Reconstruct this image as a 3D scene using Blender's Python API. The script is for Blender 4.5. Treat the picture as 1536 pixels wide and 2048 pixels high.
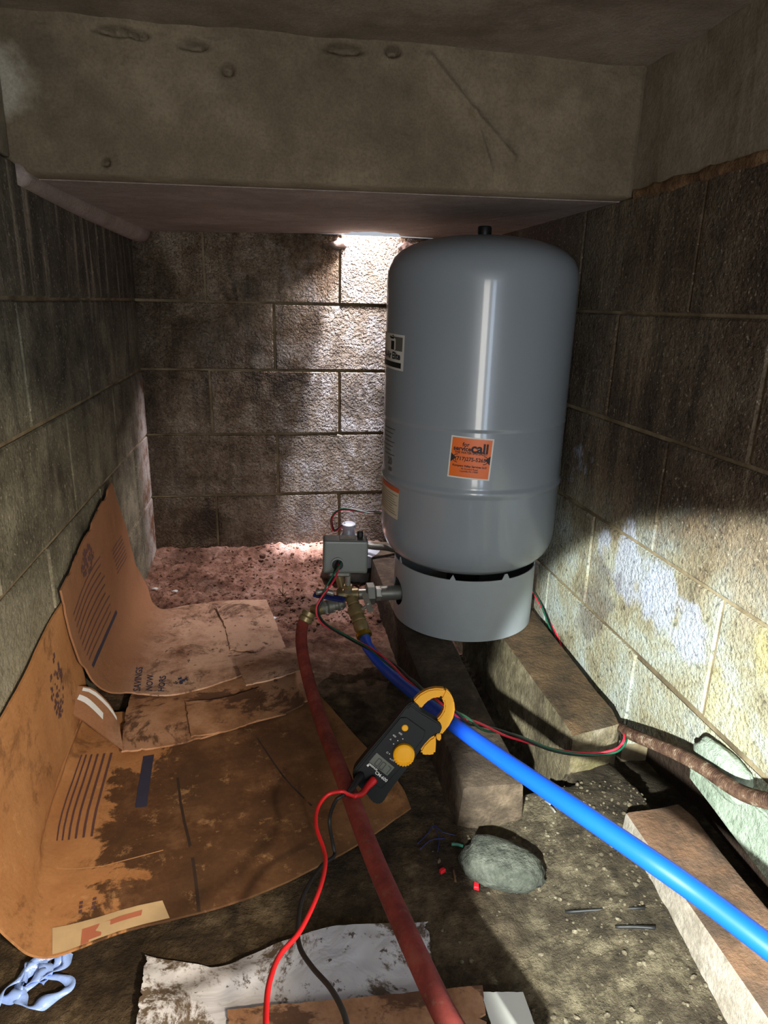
import bpy, bmesh, math, random
from mathutils import Vector, Matrix, noise
PI = math.pi
sc = bpy.context.scene
for o in list(bpy.data.objects): bpy.data.objects.remove(o)
V = Vector

# ------------------------------------------------------------------ camera
CAM = V((0.38536, -2.19029, 0.80288)); PITCH, YAW, ROLL, FPX = 0.30044, 0.17315, 0.02433, 1343.14
F = V((math.sin(YAW)*math.cos(PITCH), math.cos(YAW)*math.cos(PITCH), -math.sin(PITCH)))
_R = V((math.cos(YAW), -math.sin(YAW), 0)); _U = _R.cross(F)
R = _R*math.cos(ROLL) + _U*math.sin(ROLL); U = -_R*math.sin(ROLL) + _U*math.cos(ROLL)
cd = bpy.data.cameras.new('camera'); co = bpy.data.objects.new('camera', cd); sc.collection.objects.link(co)
co.matrix_world = Matrix.Translation(CAM) @ Matrix((R, U, -F)).transposed().to_4x4()
cd.sensor_fit = 'VERTICAL'; cd.sensor_height = 24; cd.lens = FPX/2048*24; cd.clip_start = 0.01
sc.camera = co

# ------------------------------------------------------------------ world, lights, exposure
w = bpy.data.worlds.new('world'); sc.world = w; w.use_nodes = True
w.node_tree.nodes['Background'].inputs[0].default_value = (0.80, 0.86, 0.95, 1)
w.node_tree.nodes['Background'].inputs[1].default_value = 0.24
def light(name, kind, loc, aim, power, col, size=(.1, .1), spot=None, blend=.3, spread=None):
    l = bpy.data.lights.new(name, kind); l.energy = power; l.color = col
    if kind == 'AREA':
        l.shape = 'RECTANGLE'; l.size, l.size_y = size
        if spread: l.spread = spread
    else: l.shadow_soft_size = size[0]
    if kind == 'SPOT': l.spot_size = math.radians(spot); l.spot_blend = blend
    o = bpy.data.objects.new(name, l); sc.collection.objects.link(o); o.location = loc
    o.rotation_euler = (V(aim)-V(loc)).to_track_quat('-Z', 'Y').to_euler(); return o
# daylight falling through the gap between roof slab and back wall
light('gap_daylight', 'AREA', (.708, -.036, 1.20), (.66, -.040, .5), 9, (.96, .92, 1), (.19, .075))
light('gap_daylight_slant', 'SPOT', (.71, -.020, 1.075), (.36, -.38, .0), 18, (1, .87, .86), (.012,), spot=120, blend=.8)
light('gap_daylight_wall', 'SPOT', (.81, -.062, 1.72), (.60, -.01, .60), 500, (.86, .87, 1), (.03,), spot=40, blend=.6)
# hand torch: cool white beam on the right wall
light('torch', 'SPOT', (.12, -2.52, .78), (1.10, -1.40, .09), 175, (.93, 1, .94), (.016,), spot=31, blend=.14)
# warm work light low on the left
light('work_light', 'SPOT', (.62, -2.22, .60), (-.04, -1.40, .20), 22, (1, .84, .62), (.02,), spot=56, blend=.5)
# added fill panels behind the camera, sized to streak the tank with highlights
light('rear_fill', 'AREA', (.42, -2.95, .62), (.46, 0, .60), 3.9, (1, .96, .88), (.26, .85))
light('rear_fill_cool', 'AREA', (.74, -2.95, .62), (.60, 0, .60), 1.7, (.62, .78, 1), (.14, .85))
sc.view_settings.view_transform = 'Standard'; sc.view_settings.look = 'None'
sc.view_settings.gamma = 1; sc.view_settings.use_curve_mapping = False; sc.view_settings.exposure = 1.3

# ------------------------------------------------------------------ helpers
def ray(px, py): return F + R*((px-768)/FPX) + U*((1024-py)/FPX)
def onx(px, py, x): d = ray(px, py); return CAM + d*((x-CAM.x)/d.x)
def ony(px, py, y): d = ray(px, py); return CAM + d*((y-CAM.y)/d.y)
def onz(px, py, z): d = ray(px, py); return CAM + d*((z-CAM.z)/d.z)
def far(px, py, dist): return CAM + ray(px, py)*dist
def srgb(*c):
    o = []
    for v in c:
        v /= 255.0; o.append(v/12.92 if v <= .04045 else ((v+.055)/1.055)**2.4)
    return (*o, 1)

def tag(o, label=None, cat=None, group=None, kind=None):
    if label: o['label'] = label
    if cat: o['category'] = cat
    if group: o['group'] = group
    if kind: o['kind'] = kind
    return o
def thing(name, loc, label, cat, group=None):
    o = bpy.data.objects.new(name, None); o.empty_display_size = .03; sc.collection.objects.link(o)
    o.location = loc; return tag(o, label, cat, group)
def root_off(p):
    off = V((0, 0, 0))
    while p is not None: off += V(p.location); p = p.parent
    return off
def put(name, verts, faces, mat, parent=None, origin=None, smooth=False, label=None):
    off = root_off(parent)
    og = V(origin) if origin is not None else (off if parent is not None else V((0, 0, 0)))
    me = bpy.data.meshes.new(name); me.from_pydata([tuple(V(v)-og) for v in verts], [], faces)
    if smooth: me.polygons.foreach_set('use_smooth', [True]*len(me.polygons))
    me.materials.append(mat); me.validate(); me.update()
    o = bpy.data.objects.new(name, me); sc.collection.objects.link(o); o.parent = parent; o.location = og-off
    if label: o['label'] = label
    return o
def put_bm(name, bm, mat, parent=None, origin=None, smooth=False, label=None):
    bm.verts.index_update()
    vs = [v.co.copy() for v in bm.verts]; fs = [[v.index for v in f.verts] for f in bm.faces]; bm.free()
    return put(name, vs, fs, mat, parent, origin, smooth, label)
def crom(pts, n):
    pts = [V(p) for p in pts]; P = [pts[0]*2-pts[1]] + pts + [pts[-1]*2-pts[-2]]; out = []
    for i in range(1, len(P)-2):
        a, b, c, d = P[i-1:i+3]
        for k in range(n):
            t = k/n
            out.append(.5*((2*b)+(c-a)*t+(2*a-5*b+4*c-d)*t*t+(3*b-a-3*c+d)*t**3))
    out.append(pts[-1]); return out
def frames(path):
    T = [(path[min(i+1, len(path)-1)]-path[max(i-1, 0)]).normalized() for i in range(len(path))]
    n = T[0].orthogonal().normalized(); out = []
    for t in T:
        n = (n - t*n.dot(t)).normalized(); out.append((t, n, t.cross(n)))
    return out
def tube(name, path, r, mat, parent=None, origin=None, seg=10, label=None, cap=True):
    fr = frames(path); vs = []; fs = []
    for i, (p, (t, a, b)) in enumerate(zip(path, fr)):
        ri = r(i/(len(path)-1), i) if callable(r) else r
        for k in range(seg):
            an = 2*PI*k/seg; vs.append(p+(a*math.cos(an)+b*math.sin(an))*ri)
    for i in range(len(path)-1):
        for k in range(seg):
            k2 = (k+1) % seg; fs.append((i*seg+k, i*seg+k2, (i+1)*seg+k2, (i+1)*seg+k))
    if cap: fs.append(tuple(range(seg-1, -1, -1))); fs.append(tuple((len(path)-1)*seg+k for k in range(seg)))
    return put(name, vs, fs, mat, parent, origin, True, label)
def lathe(name, prof, c, mat, parent=None, axis=(0, 0, 1), seg=48, origin=None, label=None, smooth=True, twist=0):
    ax = V(axis).normalized(); a = ax.orthogonal().normalized() if abs(ax.z) < .99 else V((1, 0, 0)); b = ax.cross(a)
    vs = []; fs = []; c = V(c)
    for r, h in prof:
        for k in range(seg):
            t = 2*PI*k/seg+twist; vs.append(c+ax*h+(a*math.cos(t)+b*math.sin(t))*max(r, 1e-5))
    for i in range(len(prof)-1):
        for k in range(seg):
            k2 = (k+1) % seg; fs.append((i*seg+k, i*seg+k2, (i+1)*seg+k2, (i+1)*seg+k))
    fs.append(tuple(range(seg-1, -1, -1))); fs.append(tuple((len(prof)-1)*seg+k for k in range(seg)))
    o = put(name, vs, fs, mat, parent, origin, smooth, label)
    if smooth: sharp(o)
    return o
def sharp(o, ang=40):
    bm = bmesh.new(); bm.from_mesh(o.data)
    for e in bm.edges:
        if len(e.link_faces) == 2 and e.calc_face_angle(0) > math.radians(ang): e.smooth = False
    bm.to_mesh(o.data); bm.free()
def hexa(name, c, axis, r, h, mat, parent, label=None):
    return lathe(name, [(r*.9, 0), (r, h*.12), (r, h*.88), (r*.9, h)], c, mat, parent, axis, 6, smooth=False, label=label, twist=.3)
def bev_box(lo, hi, bev=.003, seg=2, jit=0, seed=0):
    bm = bmesh.new(); bmesh.ops.create_cube(bm, size=1)
    for v in bm.verts:
        v.co = V([lo[i]+(v.co[i]+.5)*(hi[i]-lo[i]) for i in range(3)])
    if bev: bmesh.ops.bevel(bm, geom=list(bm.edges), offset=bev, segments=seg, profile=.6, affect='EDGES')
    if jit:
        for v in bm.verts: v.co += noise.noise_vector(v.co*18+V((seed, 0, 0)))*jit
    return bm
def bev_obb(c, ex, ey, ez, size, bev=.003, seg=2):
    bm = bev_box((-size[0]/2, -size[1]/2, -size[2]/2), (size[0]/2, size[1]/2, size[2]/2), bev, seg)
    c = V(c)
    for v in bm.verts: v.co = c + V(ex)*v.co.x + V(ey)*v.co.y + V(ez)*v.co.z
    return bm
def fbm(p, s, o=3):
    return sum(noise.noise(V(p)*s*2**i)/2**i for i in range(o))

# ------------------------------------------------------------------ materials
class Mt:
    def __init__(s, name, rough=.8, metal=0.0, spec=.5, coord='world'):
        s.m = bpy.data.materials.new(name); s.m.use_nodes = True; s.t = s.m.node_tree; s.N = s.t.nodes; s.L = s.t.links
        s.b = s.N['Principled BSDF']; s.set('Roughness', rough); s.set('Metallic', metal); s.set('Specular IOR Level', spec)
        if coord == 'world': s.vec = s.N.new('ShaderNodeNewGeometry').outputs['Position']
        else: s.vec = s.N.new('ShaderNodeTexCoord').outputs['Object']
    def set(s, k, v):
        if isinstance(v, bpy.types.NodeSocket): s.L.new(v, s.b.inputs[k])
        else: s.b.inputs[k].default_value = v
        return s
    def lk(s, v, sock):
        if isinstance(v, bpy.types.NodeSocket): s.L.new(v, sock)
        else: sock.default_value = v
    def stretch(s, sx, sy, sz, loc=(0, 0, 0)):
        n = s.N.new('ShaderNodeMapping'); s.L.new(s.vec, n.inputs[0]); n.inputs['Scale'].default_value = (sx, sy, sz)
        n.inputs['Location'].default_value = loc; return n.outputs[0]
    def noise(s, scale, detail=4, rough=.6, dist=0, vec=None):
        n = s.N.new('ShaderNodeTexNoise'); s.L.new(vec or s.vec, n.inputs['Vector']); n.inputs['Scale'].default_value = scale
        n.inputs['Detail'].default_value = detail; n.inputs['Roughness'].default_value = rough; n.inputs['Distortion'].default_value = dist
        return n.outputs[0]
    def voro(s, scale, vec=None, feature='F1'):
        n = s.N.new('ShaderNodeTexVoronoi'); n.feature = feature; s.L.new(vec or s.vec, n.inputs['Vector']); n.inputs['Scale'].default_value = scale
        return n.outputs['Distance']
    def ramp(s, f, *st):
        n = s.N.new('ShaderNodeValToRGB'); s.lk(f, n.inputs[0]); e = n.color_ramp.elements
        while len(e) < len(st): e.new(.5)
        for i, (p, c) in enumerate(st):
            e[i].position = p; e[i].color = c if not isinstance(c, (int, float)) else (c, c, c, 1)
        return n.outputs[0]
    def mix(s, f, a, b, mode='MIX'):
        n = s.N.new('ShaderNodeMix'); n.data_type = 'RGBA'; n.blend_type = mode
        s.lk(f, n.inputs[0]); s.lk(a, n.inputs[6]); s.lk(b, n.inputs[7]); return n.outputs[2]
    def math(s, op, a, b=0.0, c=0.0):
        n = s.N.new('ShaderNodeMath'); n.operation = op; s.lk(a, n.inputs[0]); s.lk(b, n.inputs[1])
        if op == 'MULTIPLY_ADD': s.lk(c, n.inputs[2])
        return n.outputs[0]
    def comp(s, i):
        n = s.N.new('ShaderNodeSeparateXYZ'); s.L.new(s.vec, n.inputs[0]); return n.outputs[i]
    def lin(s, v, a, b):      # 0 at a, 1 at b, clamped
        n = s.N.new('ShaderNodeMapRange'); s.lk(v, n.inputs[0]); n.inputs[1].default_value = a; n.inputs[2].default_value = b
        n.interpolation_type = 'SMOOTHSTEP'; return n.outputs[0]
    def blob(s, c, r, wob=.5):   # soft irregular patch (a stain) around a place
        n = s.N.new('ShaderNodeVectorMath'); n.operation = 'DISTANCE'; s.L.new(s.vec, n.inputs[0]); n.inputs[1].default_value = c
        d = s.math('MULTIPLY_ADD', s.math('SUBTRACT', s.noise(9, 4), .5), r*wob*4, n.outputs['Value'])
        return s.lin(d, r, r*.45)
    def bump(s, h, strength=.5, dist=.003, prev=None):
        n = s.N.new('ShaderNodeBump'); n.inputs['Strength'].default_value = strength; n.inputs['Distance'].default_value = dist
        s.lk(h, n.inputs['Height'])
        if prev is not None: s.L.new(prev, n.inputs['Normal'])
        s.L.new(n.outputs[0], s.b.inputs['Normal']); return n.outputs[0]
    def col(s, c): s.set('Base Color', c); return s

def plain(name, c, rough=.5, metal=0, spec=.5, bump=None, var=.12, coord='object'):
    m = Mt(name, rough, metal, spec, coord)
    n = m.noise(30, 4)
    m.col(m.mix(m.ramp(n, (.35, 1-var), (.7, 1+var)), (0, 0, 0, 1), c) if False else m.mix(1, c, m.ramp(n, (.3, 1-var), (.7, 1)), 'MULTIPLY'))
    if bump: m.bump(m.noise(bump[0], 3), bump[1], bump[2])
    return m.m

def block_mat(which):
    m = Mt('block_'+which, .85, 0, .35)
    big = m.noise(3.2, 5, .6, .4); mid = m.noise(13, 6, .65, .3); fine = m.noise(160, 3, .6)
    fac = m.math('MULTIPLY_ADD', mid, .55, m.math('MULTIPLY', big, .55))
    if which == 'left':
        c = m.ramp(fac, (.42, srgb(58, 54, 44)), (.54, srgb(94, 90, 75)), (.66, srgb(126, 122, 104)))
    elif which == 'back':
        c = m.ramp(fac, (.40, srgb(78, 64, 51)), (.52, srgb(136, 116, 92)), (.66, srgb(176, 160, 138)))
    else:
        c = m.ramp(fac, (.42, srgb(70, 56, 42)), (.54, srgb(110, 93, 73)), (.68, srgb(146, 132, 110)))
    sv = m.stretch(26, 26, 2.2)
    st = m.noise(1, 5, .6, .3, sv)
    dark = m.ramp(m.noise(1, 4, .6, .5, m.stretch(16, 16, 3.0, (4, 2, 1))), (.48, 0), (.66, .55))
    c = m.mix(dark, c, srgb(38, 31, 26))
    z = m.comp(2); y = m.comp(1)
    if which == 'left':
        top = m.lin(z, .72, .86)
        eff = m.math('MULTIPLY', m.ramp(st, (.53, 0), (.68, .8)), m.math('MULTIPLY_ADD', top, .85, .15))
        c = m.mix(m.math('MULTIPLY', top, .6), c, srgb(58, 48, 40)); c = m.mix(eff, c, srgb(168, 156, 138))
        c = m.mix(m.math('MULTIPLY', m.math('MULTIPLY', m.lin(y, -.85, -1.15), m.lin(m.math('MULTIPLY_ADD', mid, .2, z), .52, .32)), .8), c, m.ramp(mid, (.35, srgb(140, 132, 108)), (.65, srgb(186, 180, 160))))  # work light's pool on the lower wall put into the colour
        corner = m.math('MULTIPLY', m.lin(y, -.22, -.02), m.lin(z, .62, .5))
        c = m.mix(m.math('MULTIPLY', corner, .8), c, m.ramp(m.noise(12, 6, .7), (.42, srgb(130, 88, 66)), (.52, srgb(190, 182, 180)), (.7, srgb(215, 212, 212))))
    elif which == 'back':
        c = m.mix(m.math('MULTIPLY', m.ramp(mid, (.50, 0), (.66, .6)), m.lin(m.comp(0), .3, .55)), c, srgb(176, 172, 172))
        c = m.mix(m.math('MULTIPLY', m.blob((.33, 0, .84), .05), .4), c, srgb(30, 27, 25))
        c = m.mix(m.math('MULTIPLY', m.blob((.36, 0, .62), .035, .2), .7), c, srgb(190, 180, 165))
        c = m.mix(m.math('MULTIPLY', m.blob((.22, 0, .66), .16), .45), c, srgb(40, 36, 34))
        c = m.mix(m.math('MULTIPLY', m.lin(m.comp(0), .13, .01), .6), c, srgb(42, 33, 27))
        c = m.mix(m.math('MULTIPLY', m.blob((.17, 0, .07), .1), .6), c, srgb(48, 38, 28))
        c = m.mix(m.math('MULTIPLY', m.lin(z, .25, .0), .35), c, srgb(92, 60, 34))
    else:
        up = m.lin(z, .42, .60)  # torch beam's edge put into the colour: darker above, paler below
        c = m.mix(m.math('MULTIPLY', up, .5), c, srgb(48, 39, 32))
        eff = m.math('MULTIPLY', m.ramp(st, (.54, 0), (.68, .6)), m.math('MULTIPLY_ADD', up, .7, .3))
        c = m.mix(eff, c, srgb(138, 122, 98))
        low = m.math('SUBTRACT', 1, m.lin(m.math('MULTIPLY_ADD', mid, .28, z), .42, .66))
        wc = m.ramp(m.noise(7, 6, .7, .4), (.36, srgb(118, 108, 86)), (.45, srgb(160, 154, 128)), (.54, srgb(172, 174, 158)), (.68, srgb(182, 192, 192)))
        c = m.mix(m.math('MULTIPLY', low, .85), c, wc)  # pale efflorescence that also paints in the torch's pool of light
        for p, r in (((1.0535, -1.10, .345), .075), ((1.0535, -1.22, .33), .06), ((1.0535, -1.0, .36), .04), ((1.0535, -.86, .47), .05), ((1.0535, -1.3, .30), .05)):
            c = m.mix(m.math('MULTIPLY', m.blob(p, r, 1.0), .6), c, srgb(180, 188, 212))
        for p, r in (((1.0535, -1.42, .22), .08), ((1.0535, -1.5, .36), .07)):
            c = m.mix(m.math('MULTIPLY', m.blob(p, r), .45), c, srgb(186, 170, 104))
        c = m.mix(m.math('MULTIPLY', m.blob((1.0535, -.98, .22), .10, .9), .6), c, srgb(96, 86, 84))
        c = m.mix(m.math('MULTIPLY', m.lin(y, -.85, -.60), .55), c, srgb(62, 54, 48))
    c = m.mix(.8, c, m.ramp(fine, (.3, .55), (.5, .95), (.7, 1)), 'MULTIPLY')
    c = m.mix({'left': .5, 'back': .6, 'right': .75}[which], c, m.ramp(m.noise(75, 4, .8), (.36, .25), (.44, 1)), 'MULTIPLY')
    if which != 'back': c = m.mix(m.ramp(m.noise(140, 3, .7, 0, m.stretch(1, 1, 1, (5, 5, 5))), (.60, 0), (.68, .55)), c, srgb(178, 168, 148))
    m.col(c)
    pit = m.ramp(m.voro(95), (.0, 0), (.35, .8), (.6, 1))
    m.set('Roughness', m.ramp(mid, (.4, .95), (.7, .55)) if which == 'back' else .9)
    k = {'left': .22, 'back': 1, 'right': .32}[which]
    b = m.bump(m.ramp(m.noise(260, 3, .6), (.40, 0), (.60, 1)), .7*k, .003)
    b = m.bump(m.ramp(m.noise(135, 2, .55), (.40, 0), (.60, 1)), k, .006, b)
    m.bump(pit, .45*k, .003, b)
    return m.m
def mortar_mat():
    m = Mt('mortar', .95, 0, .3)
    m.col(m.ramp(m.noise(12, 5), (.3, srgb(80, 68, 52)), (.5, srgb(120, 106, 82)), (.7, srgb(154, 140, 114))))
    m.bump(m.noise(130, 4), .6, .002); return m.m
def concrete_mat(name, c0, c1, c2, sc_=6, bump=.5, fine=120, stain=None, band=None, pits=0, rough=.9, top=None):
    m = Mt(name, rough, 0, .3)
    a = m.math('MULTIPLY_ADD', m.noise(sc_, 6, .65, .3), .6, m.math('MULTIPLY', m.noise(sc_*5, 5, .65), .4))
    c = m.ramp(a, (.36, srgb(*c0)), (.5, srgb(*c1)), (.64, srgb(*c2)))
    if stain: c = m.mix(m.ramp(m.noise(sc_*.8, 5, .7, .5, m.stretch(1, 1, 1, (7, 3, 5))), (.42, 0), (.74, stain[1])), c, srgb(*stain[0]))
    if band:
        for pos, r, cc, k in band: c = m.mix(m.math('MULTIPLY', m.blob(pos, r), k), c, srgb(*cc))
    if top:     # soil lying on the upward faces
        g = m.N.new('ShaderNodeNewGeometry'); sp_ = m.N.new('ShaderNodeSeparateXYZ'); m.L.new(g.outputs['Normal'], sp_.inputs[0])
        c = m.mix(m.math('MULTIPLY', m.lin(m.math('MULTIPLY_ADD', m.noise(20, 4), .3, sp_.outputs[2]), .75, .95), top[3]), c, m.mix(m.ramp(m.noise(14, 5, .7), (.38, 0), (.62, 1)), srgb(*[v*.55 for v in top[:3]]), srgb(*top[:3])))
    c = m.mix(.6, c, m.ramp(m.noise(fine*1.6, 3), (.3, .6), (.6, 1)), 'MULTIPLY')
    m.col(c)
    b = m.bump(m.ramp(m.noise(fine, 4, .7), (.34, 0), (.66, 1)), bump*.6, .003)
    b = m.bump(m.noise(24, 4, .6), bump*.7, .008, b)
    if pits: m.bump(m.ramp(m.voro(38), (.06, 0), (.14, 1)), pits, .004, b)
    return m.m
M = {}
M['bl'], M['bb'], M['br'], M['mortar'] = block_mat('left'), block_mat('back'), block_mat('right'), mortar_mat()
M['header'] = concrete_mat('header_concrete', (98, 86, 68), (118, 104, 84), (138, 124, 102), 4, .5, 150, ((100, 88, 74), .3),
    [((.0, -.95, 1.12), .07, (178, 172, 155), .75), ((.06, -.945, 1.16), .05, (84, 76, 66), .5)], pits=.25)
M['slab'] = concrete_mat('slab_concrete', (136, 123, 116), (158, 143, 136), (176, 161, 154), 5, .35, 120, ((122, 110, 104), .5))
M['ceil'] = concrete_mat('ceiling_concrete', (116, 104, 88), (140, 127, 110), (158, 145, 128), 3.5, .3, 130, ((108, 96, 84), .4))
M['bond'] = concrete_mat('bond_beam_concrete', (112, 102, 84), (134, 124, 106), (152, 142, 124), 6, .3, 130, ((96, 84, 70), .5))
M['rust'] = concrete_mat('rust_stained_mortar', (70, 48, 32), (104, 76, 50), (140, 112, 80), 16, .8, 90)
M['beam'] = concrete_mat('beam_concrete', (70, 62, 46), (104, 94, 72), (142, 130, 106), 9, .9, 110, top=(98, 74, 50, .85), stain=((46, 32, 26), .75), band=[((.95, -1.26, .02), .06, (128, 118, 78), .5), ((.96, -1.225, .075), .03, (160, 150, 132), .5)])
M['beam2'] = concrete_mat('dark_beam_concrete', (46, 36, 28), (72, 60, 48), (104, 88, 72), 9, .7, 110, ((36, 28, 24), .7))
M['lintel'] = concrete_mat('lintel_concrete', (120, 110, 98), (148, 138, 126), (178, 170, 160), 7, .55, 110, ((104, 88, 70), .5), top=(118, 84, 60, .9))
M['slabR'] = concrete_mat('pale_slab_concrete', (112, 122, 108), (134, 146, 130), (156, 166, 154), 7, .9, 90)
M['stone'] = concrete_mat('rubble_concrete', (44, 47, 41), (68, 70, 62), (94, 95, 86), 20, 1.2, 90)
M['pebble'] = concrete_mat('pebble', (60, 52, 40), (92, 82, 66), (136, 126, 108), 40, .5, 200)
def soil_mat():
    m = Mt('soil', .95, 0, .25)
    a = m.math('MULTIPLY_ADD', m.noise(7, 6, .7, .3), .55, m.math('MULTIPLY', m.noise(40, 6, .7), .45))
    back = m.lin(m.comp(1), -1.0, -.55)
    c1 = m.ramp(a, (.38, srgb(42, 33, 23)), (.5, srgb(72, 58, 40)), (.62, srgb(112, 95, 72)))
    c2 = m.ramp(a, (.38, srgb(74, 46, 36)), (.5, srgb(132, 96, 80)), (.62, srgb(172, 138, 124)))
    c = m.mix(back, c1, c2)
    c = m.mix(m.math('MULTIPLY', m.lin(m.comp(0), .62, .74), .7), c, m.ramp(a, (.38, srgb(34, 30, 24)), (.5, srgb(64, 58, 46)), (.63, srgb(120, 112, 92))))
    c = m.mix(m.math('MULTIPLY', m.ramp(m.noise(5, 4, .6, .3, m.stretch(1, 1, 1, (3, 8, 1))), (.5, 0), (.62, .5)), 1), c, srgb(40, 30, 22))
    m.col(c)
    b = m.bump(m.noise(150, 5, .75), .9, .005)
    m.bump(m.noise(55, 4, .7), .8, .009, b); return m.m
M['soil'] = soil_mat()
def card_mat(name, wet, tint=(1, 1, 1)):
    m = Mt(name, .85, 0, .3)
    a = m.noise(6, 5, .6, .3)
    c = m.ramp(a, (.3, srgb(162, 110, 66)), (.7, srgb(184, 134, 88)))
    if wet == 'A':
        n = m.math('MULTIPLY_ADD', m.noise(6, 7, .68, .5), .55, m.comp(0))
        pr = m.math('MULTIPLY', m.lin(n, .40, .425), m.lin(m.math('MULTIPLY_ADD', m.noise(7, 5), .35, m.comp(0)), .92, .5))
        c = m.mix(m.math('MULTIPLY', pr, .88), c, m.ramp(m.noise(10, 6, .7), (.38, srgb(40, 24, 14)), (.52, srgb(66, 42, 25)), (.62, srgb(98, 69, 46))))
        c = m.mix(m.ramp(m.noise(9, 7, .75, .3, m.stretch(1, 1, 1, (1, 2, 3))), (.54, 0), (.62, .5)), c, srgb(74, 44, 24))
        # creases
        c = m.mix(m.ramp(m.noise(30, 5, .8), (.58, 0), (.68, .35)), c, srgb(206, 160, 110))
    elif wet == 'B':
        fl = m.lin(m.comp(0), .05, .16)
        c = m.mix(.75, c, srgb(126, 88, 66))
        c = m.mix(m.math('MULTIPLY', fl, .8), c, m.ramp(m.noise(8, 6, .7), (.36, srgb(128, 92, 72)), (.55, srgb(196, 162, 138))))
        d = m.ramp(m.noise(11, 8, .78, .6), (.53, 0), (.60, .85))
        c = m.mix(m.math('MULTIPLY', d, fl), c, srgb(84, 58, 42))
        d2 = m.ramp(m.noise(60, 4, .6), (.63, 0), (.67, .8))
        c = m.mix(m.math('MULTIPLY', d2, fl), c, srgb(50, 34, 26))
    elif wet == 'M':
        c = m.mix(.75, c, m.ramp(m.noise(7, 6, .7), (.36, srgb(92, 62, 44)), (.5, srgb(150, 112, 86)), (.6, srgb(176, 138, 112))))
        c = m.mix(m.ramp(m.noise(6, 6, .7, .5, m.stretch(1, 1, 1, (2, 5, 0))), (.5, 0), (.54, .8)), c, srgb(66, 42, 30))
    c = m.mix(.35, c, m.ramp(m.noise(200, 3), (.3, .7), (.6, 1)), 'MULTIPLY')
    m.col(c)
    b = m.bump(m.noise(18, 5, .6), .35, .006); m.bump(m.noise(170, 3), .15, .002, b); return m.m
M['cardA'], M['cardB'], M['cardM'] = card_mat('cardboard_wet', 'A'), card_mat('cardboard_dusty', 'B'), card_mat('cardboard_mid', 'M')
def paper_mat():
    m = Mt('dirty_paper', .6, 0, .4)
    c = m.ramp(m.noise(5, 4), (.35, srgb(186, 184, 188)), (.65, srgb(214, 212, 214)))
    c = m.mix(m.ramp(m.noise(10, 8, .8, .5), (.48, 0), (.54, .95)), c, srgb(82, 64, 42))
    c = m.mix(m.ramp(m.noise(48, 5, .75), (.60, 0), (.64, .9)), c, srgb(64, 50, 34))
    m.col(c); m.bump(m.noise(14, 4, .6, .6), .5, .01); return m.m
M['paper'] = paper_mat()
def tank_mat():
    m = Mt('tank_enamel', .30, 0, .5, 'object')
    m.col(m.mix(m.ramp(m.noise(3, 3), (.3, .0), (.7, .2)), srgb(134, 142, 149), srgb(126, 134, 141)))
    m.set('Coat Weight', .5); m.set('Coat Roughness', .08)
    m.bump(m.noise(60, 2), .03, .001); return m.m
M['tank'] = tank_mat()
M['skirt'] = plain('skirt_enamel', srgb(150, 157, 162), .38, 0, .5, (40, .04, .001), .06)
M['black'] = plain('black_plastic', srgb(22, 22, 24), .45)
M['blackrub'] = plain('black_rubber', srgb(16, 16, 17), .6)
M['meterblack'] = plain('meter_black', srgb(17, 20, 19), .5, 0, .2, (300, .2, .0004))
M['yellow'] = plain('meter_yellow', srgb(250, 176, 4), .5, 0, .3, (300, .1, .0004), .08)
M['steel'] = plain('galvanised_steel', srgb(168, 166, 158), .4, .6, .5, (120, .15, .001), .3)
M['steelD'] = plain('grey_steel', srgb(128, 128, 120), .45, .5, .5, (120, .15, .001), .3)
M['brass'] = plain('brass', srgb(158, 140, 100), .4, .6, .5, (120, .15, .001), .3)
M['brassy'] = plain('brass_bright', srgb(196, 160, 58), .3, .9, .5, (120, .1, .001), .2)
M['switch'] = plain('switch_grey', srgb(104, 108, 104), .42, .15, .5, (90, .06, .001), .1)
M['cap'] = plain('well_cap_metal', srgb(190, 196, 208), .4, .3, .5, (90, .15, .001), .15)
M['handle'] = plain('blue_handle', srgb(28, 38, 96), .45)
M['bluepipe'] = plain('blue_pipe', srgb(14, 80, 215), .38, 0, .5, None, .05)
def hose_mat():
    m = Mt('red_rubber_hose', .75, 0, .35)
    c = m.ramp(m.noise(20, 5, .7), (.35, srgb(102, 40, 34)), (.55, srgb(132, 54, 46)), (.7, srgb(142, 76, 62)))
    m.col(m.mix(m.ramp(m.noise(120, 4), (.55, 0), (.7, .5)), c, srgb(120, 88, 70))); m.bump(m.noise(160, 3), .3, .001); return m.m
M['hose'] = hose_mat()
M['wr'] = plain('red_wire', srgb(214, 44, 66), .4); M['wg'] = plain('green_wire', srgb(28, 84, 62), .4); M['wk'] = plain('black_wire', srgb(20, 20, 22), .4)
M['leadr'] = plain('red_lead', srgb(196, 26, 30), .45, 0, .5, None, .05)
M['white'] = plain('label_white', srgb(214, 212, 204), .5, 0, .5, None, .05)
M['offw'] = plain('label_offwhite', srgb(206, 196, 170), .6, 0, .5, None, .1)
M['tanlabel'] = plain('tan_label', srgb(196, 168, 128), .7, 0, .4, None, .15); M['orange'] = plain('label_orange', srgb(226, 104, 24), .4, 0, .5, None, .05)
M['ink'] = plain('black_ink', srgb(34, 16, 22), .6); M['inkb'] = plain('label_black', srgb(24, 26, 24), .5)
M['inkg'] = plain('grey_ink', srgb(96, 94, 86), .6); M['dullor'] = plain('dull_orange', srgb(205, 92, 50), .5)
M['print'] = plain('purple_brown_print', srgb(92, 62, 62), .8); M['printb'] = plain('dark_blue_print', srgb(44, 44, 66), .8)
M['printr'] = plain('faded_red_print', srgb(176, 104, 76), .8)
M['creased'] = plain('wet_crease', srgb(48, 30, 18), .8); M['creasep'] = plain('pale_crease', srgb(190, 142, 96), .8)
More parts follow.
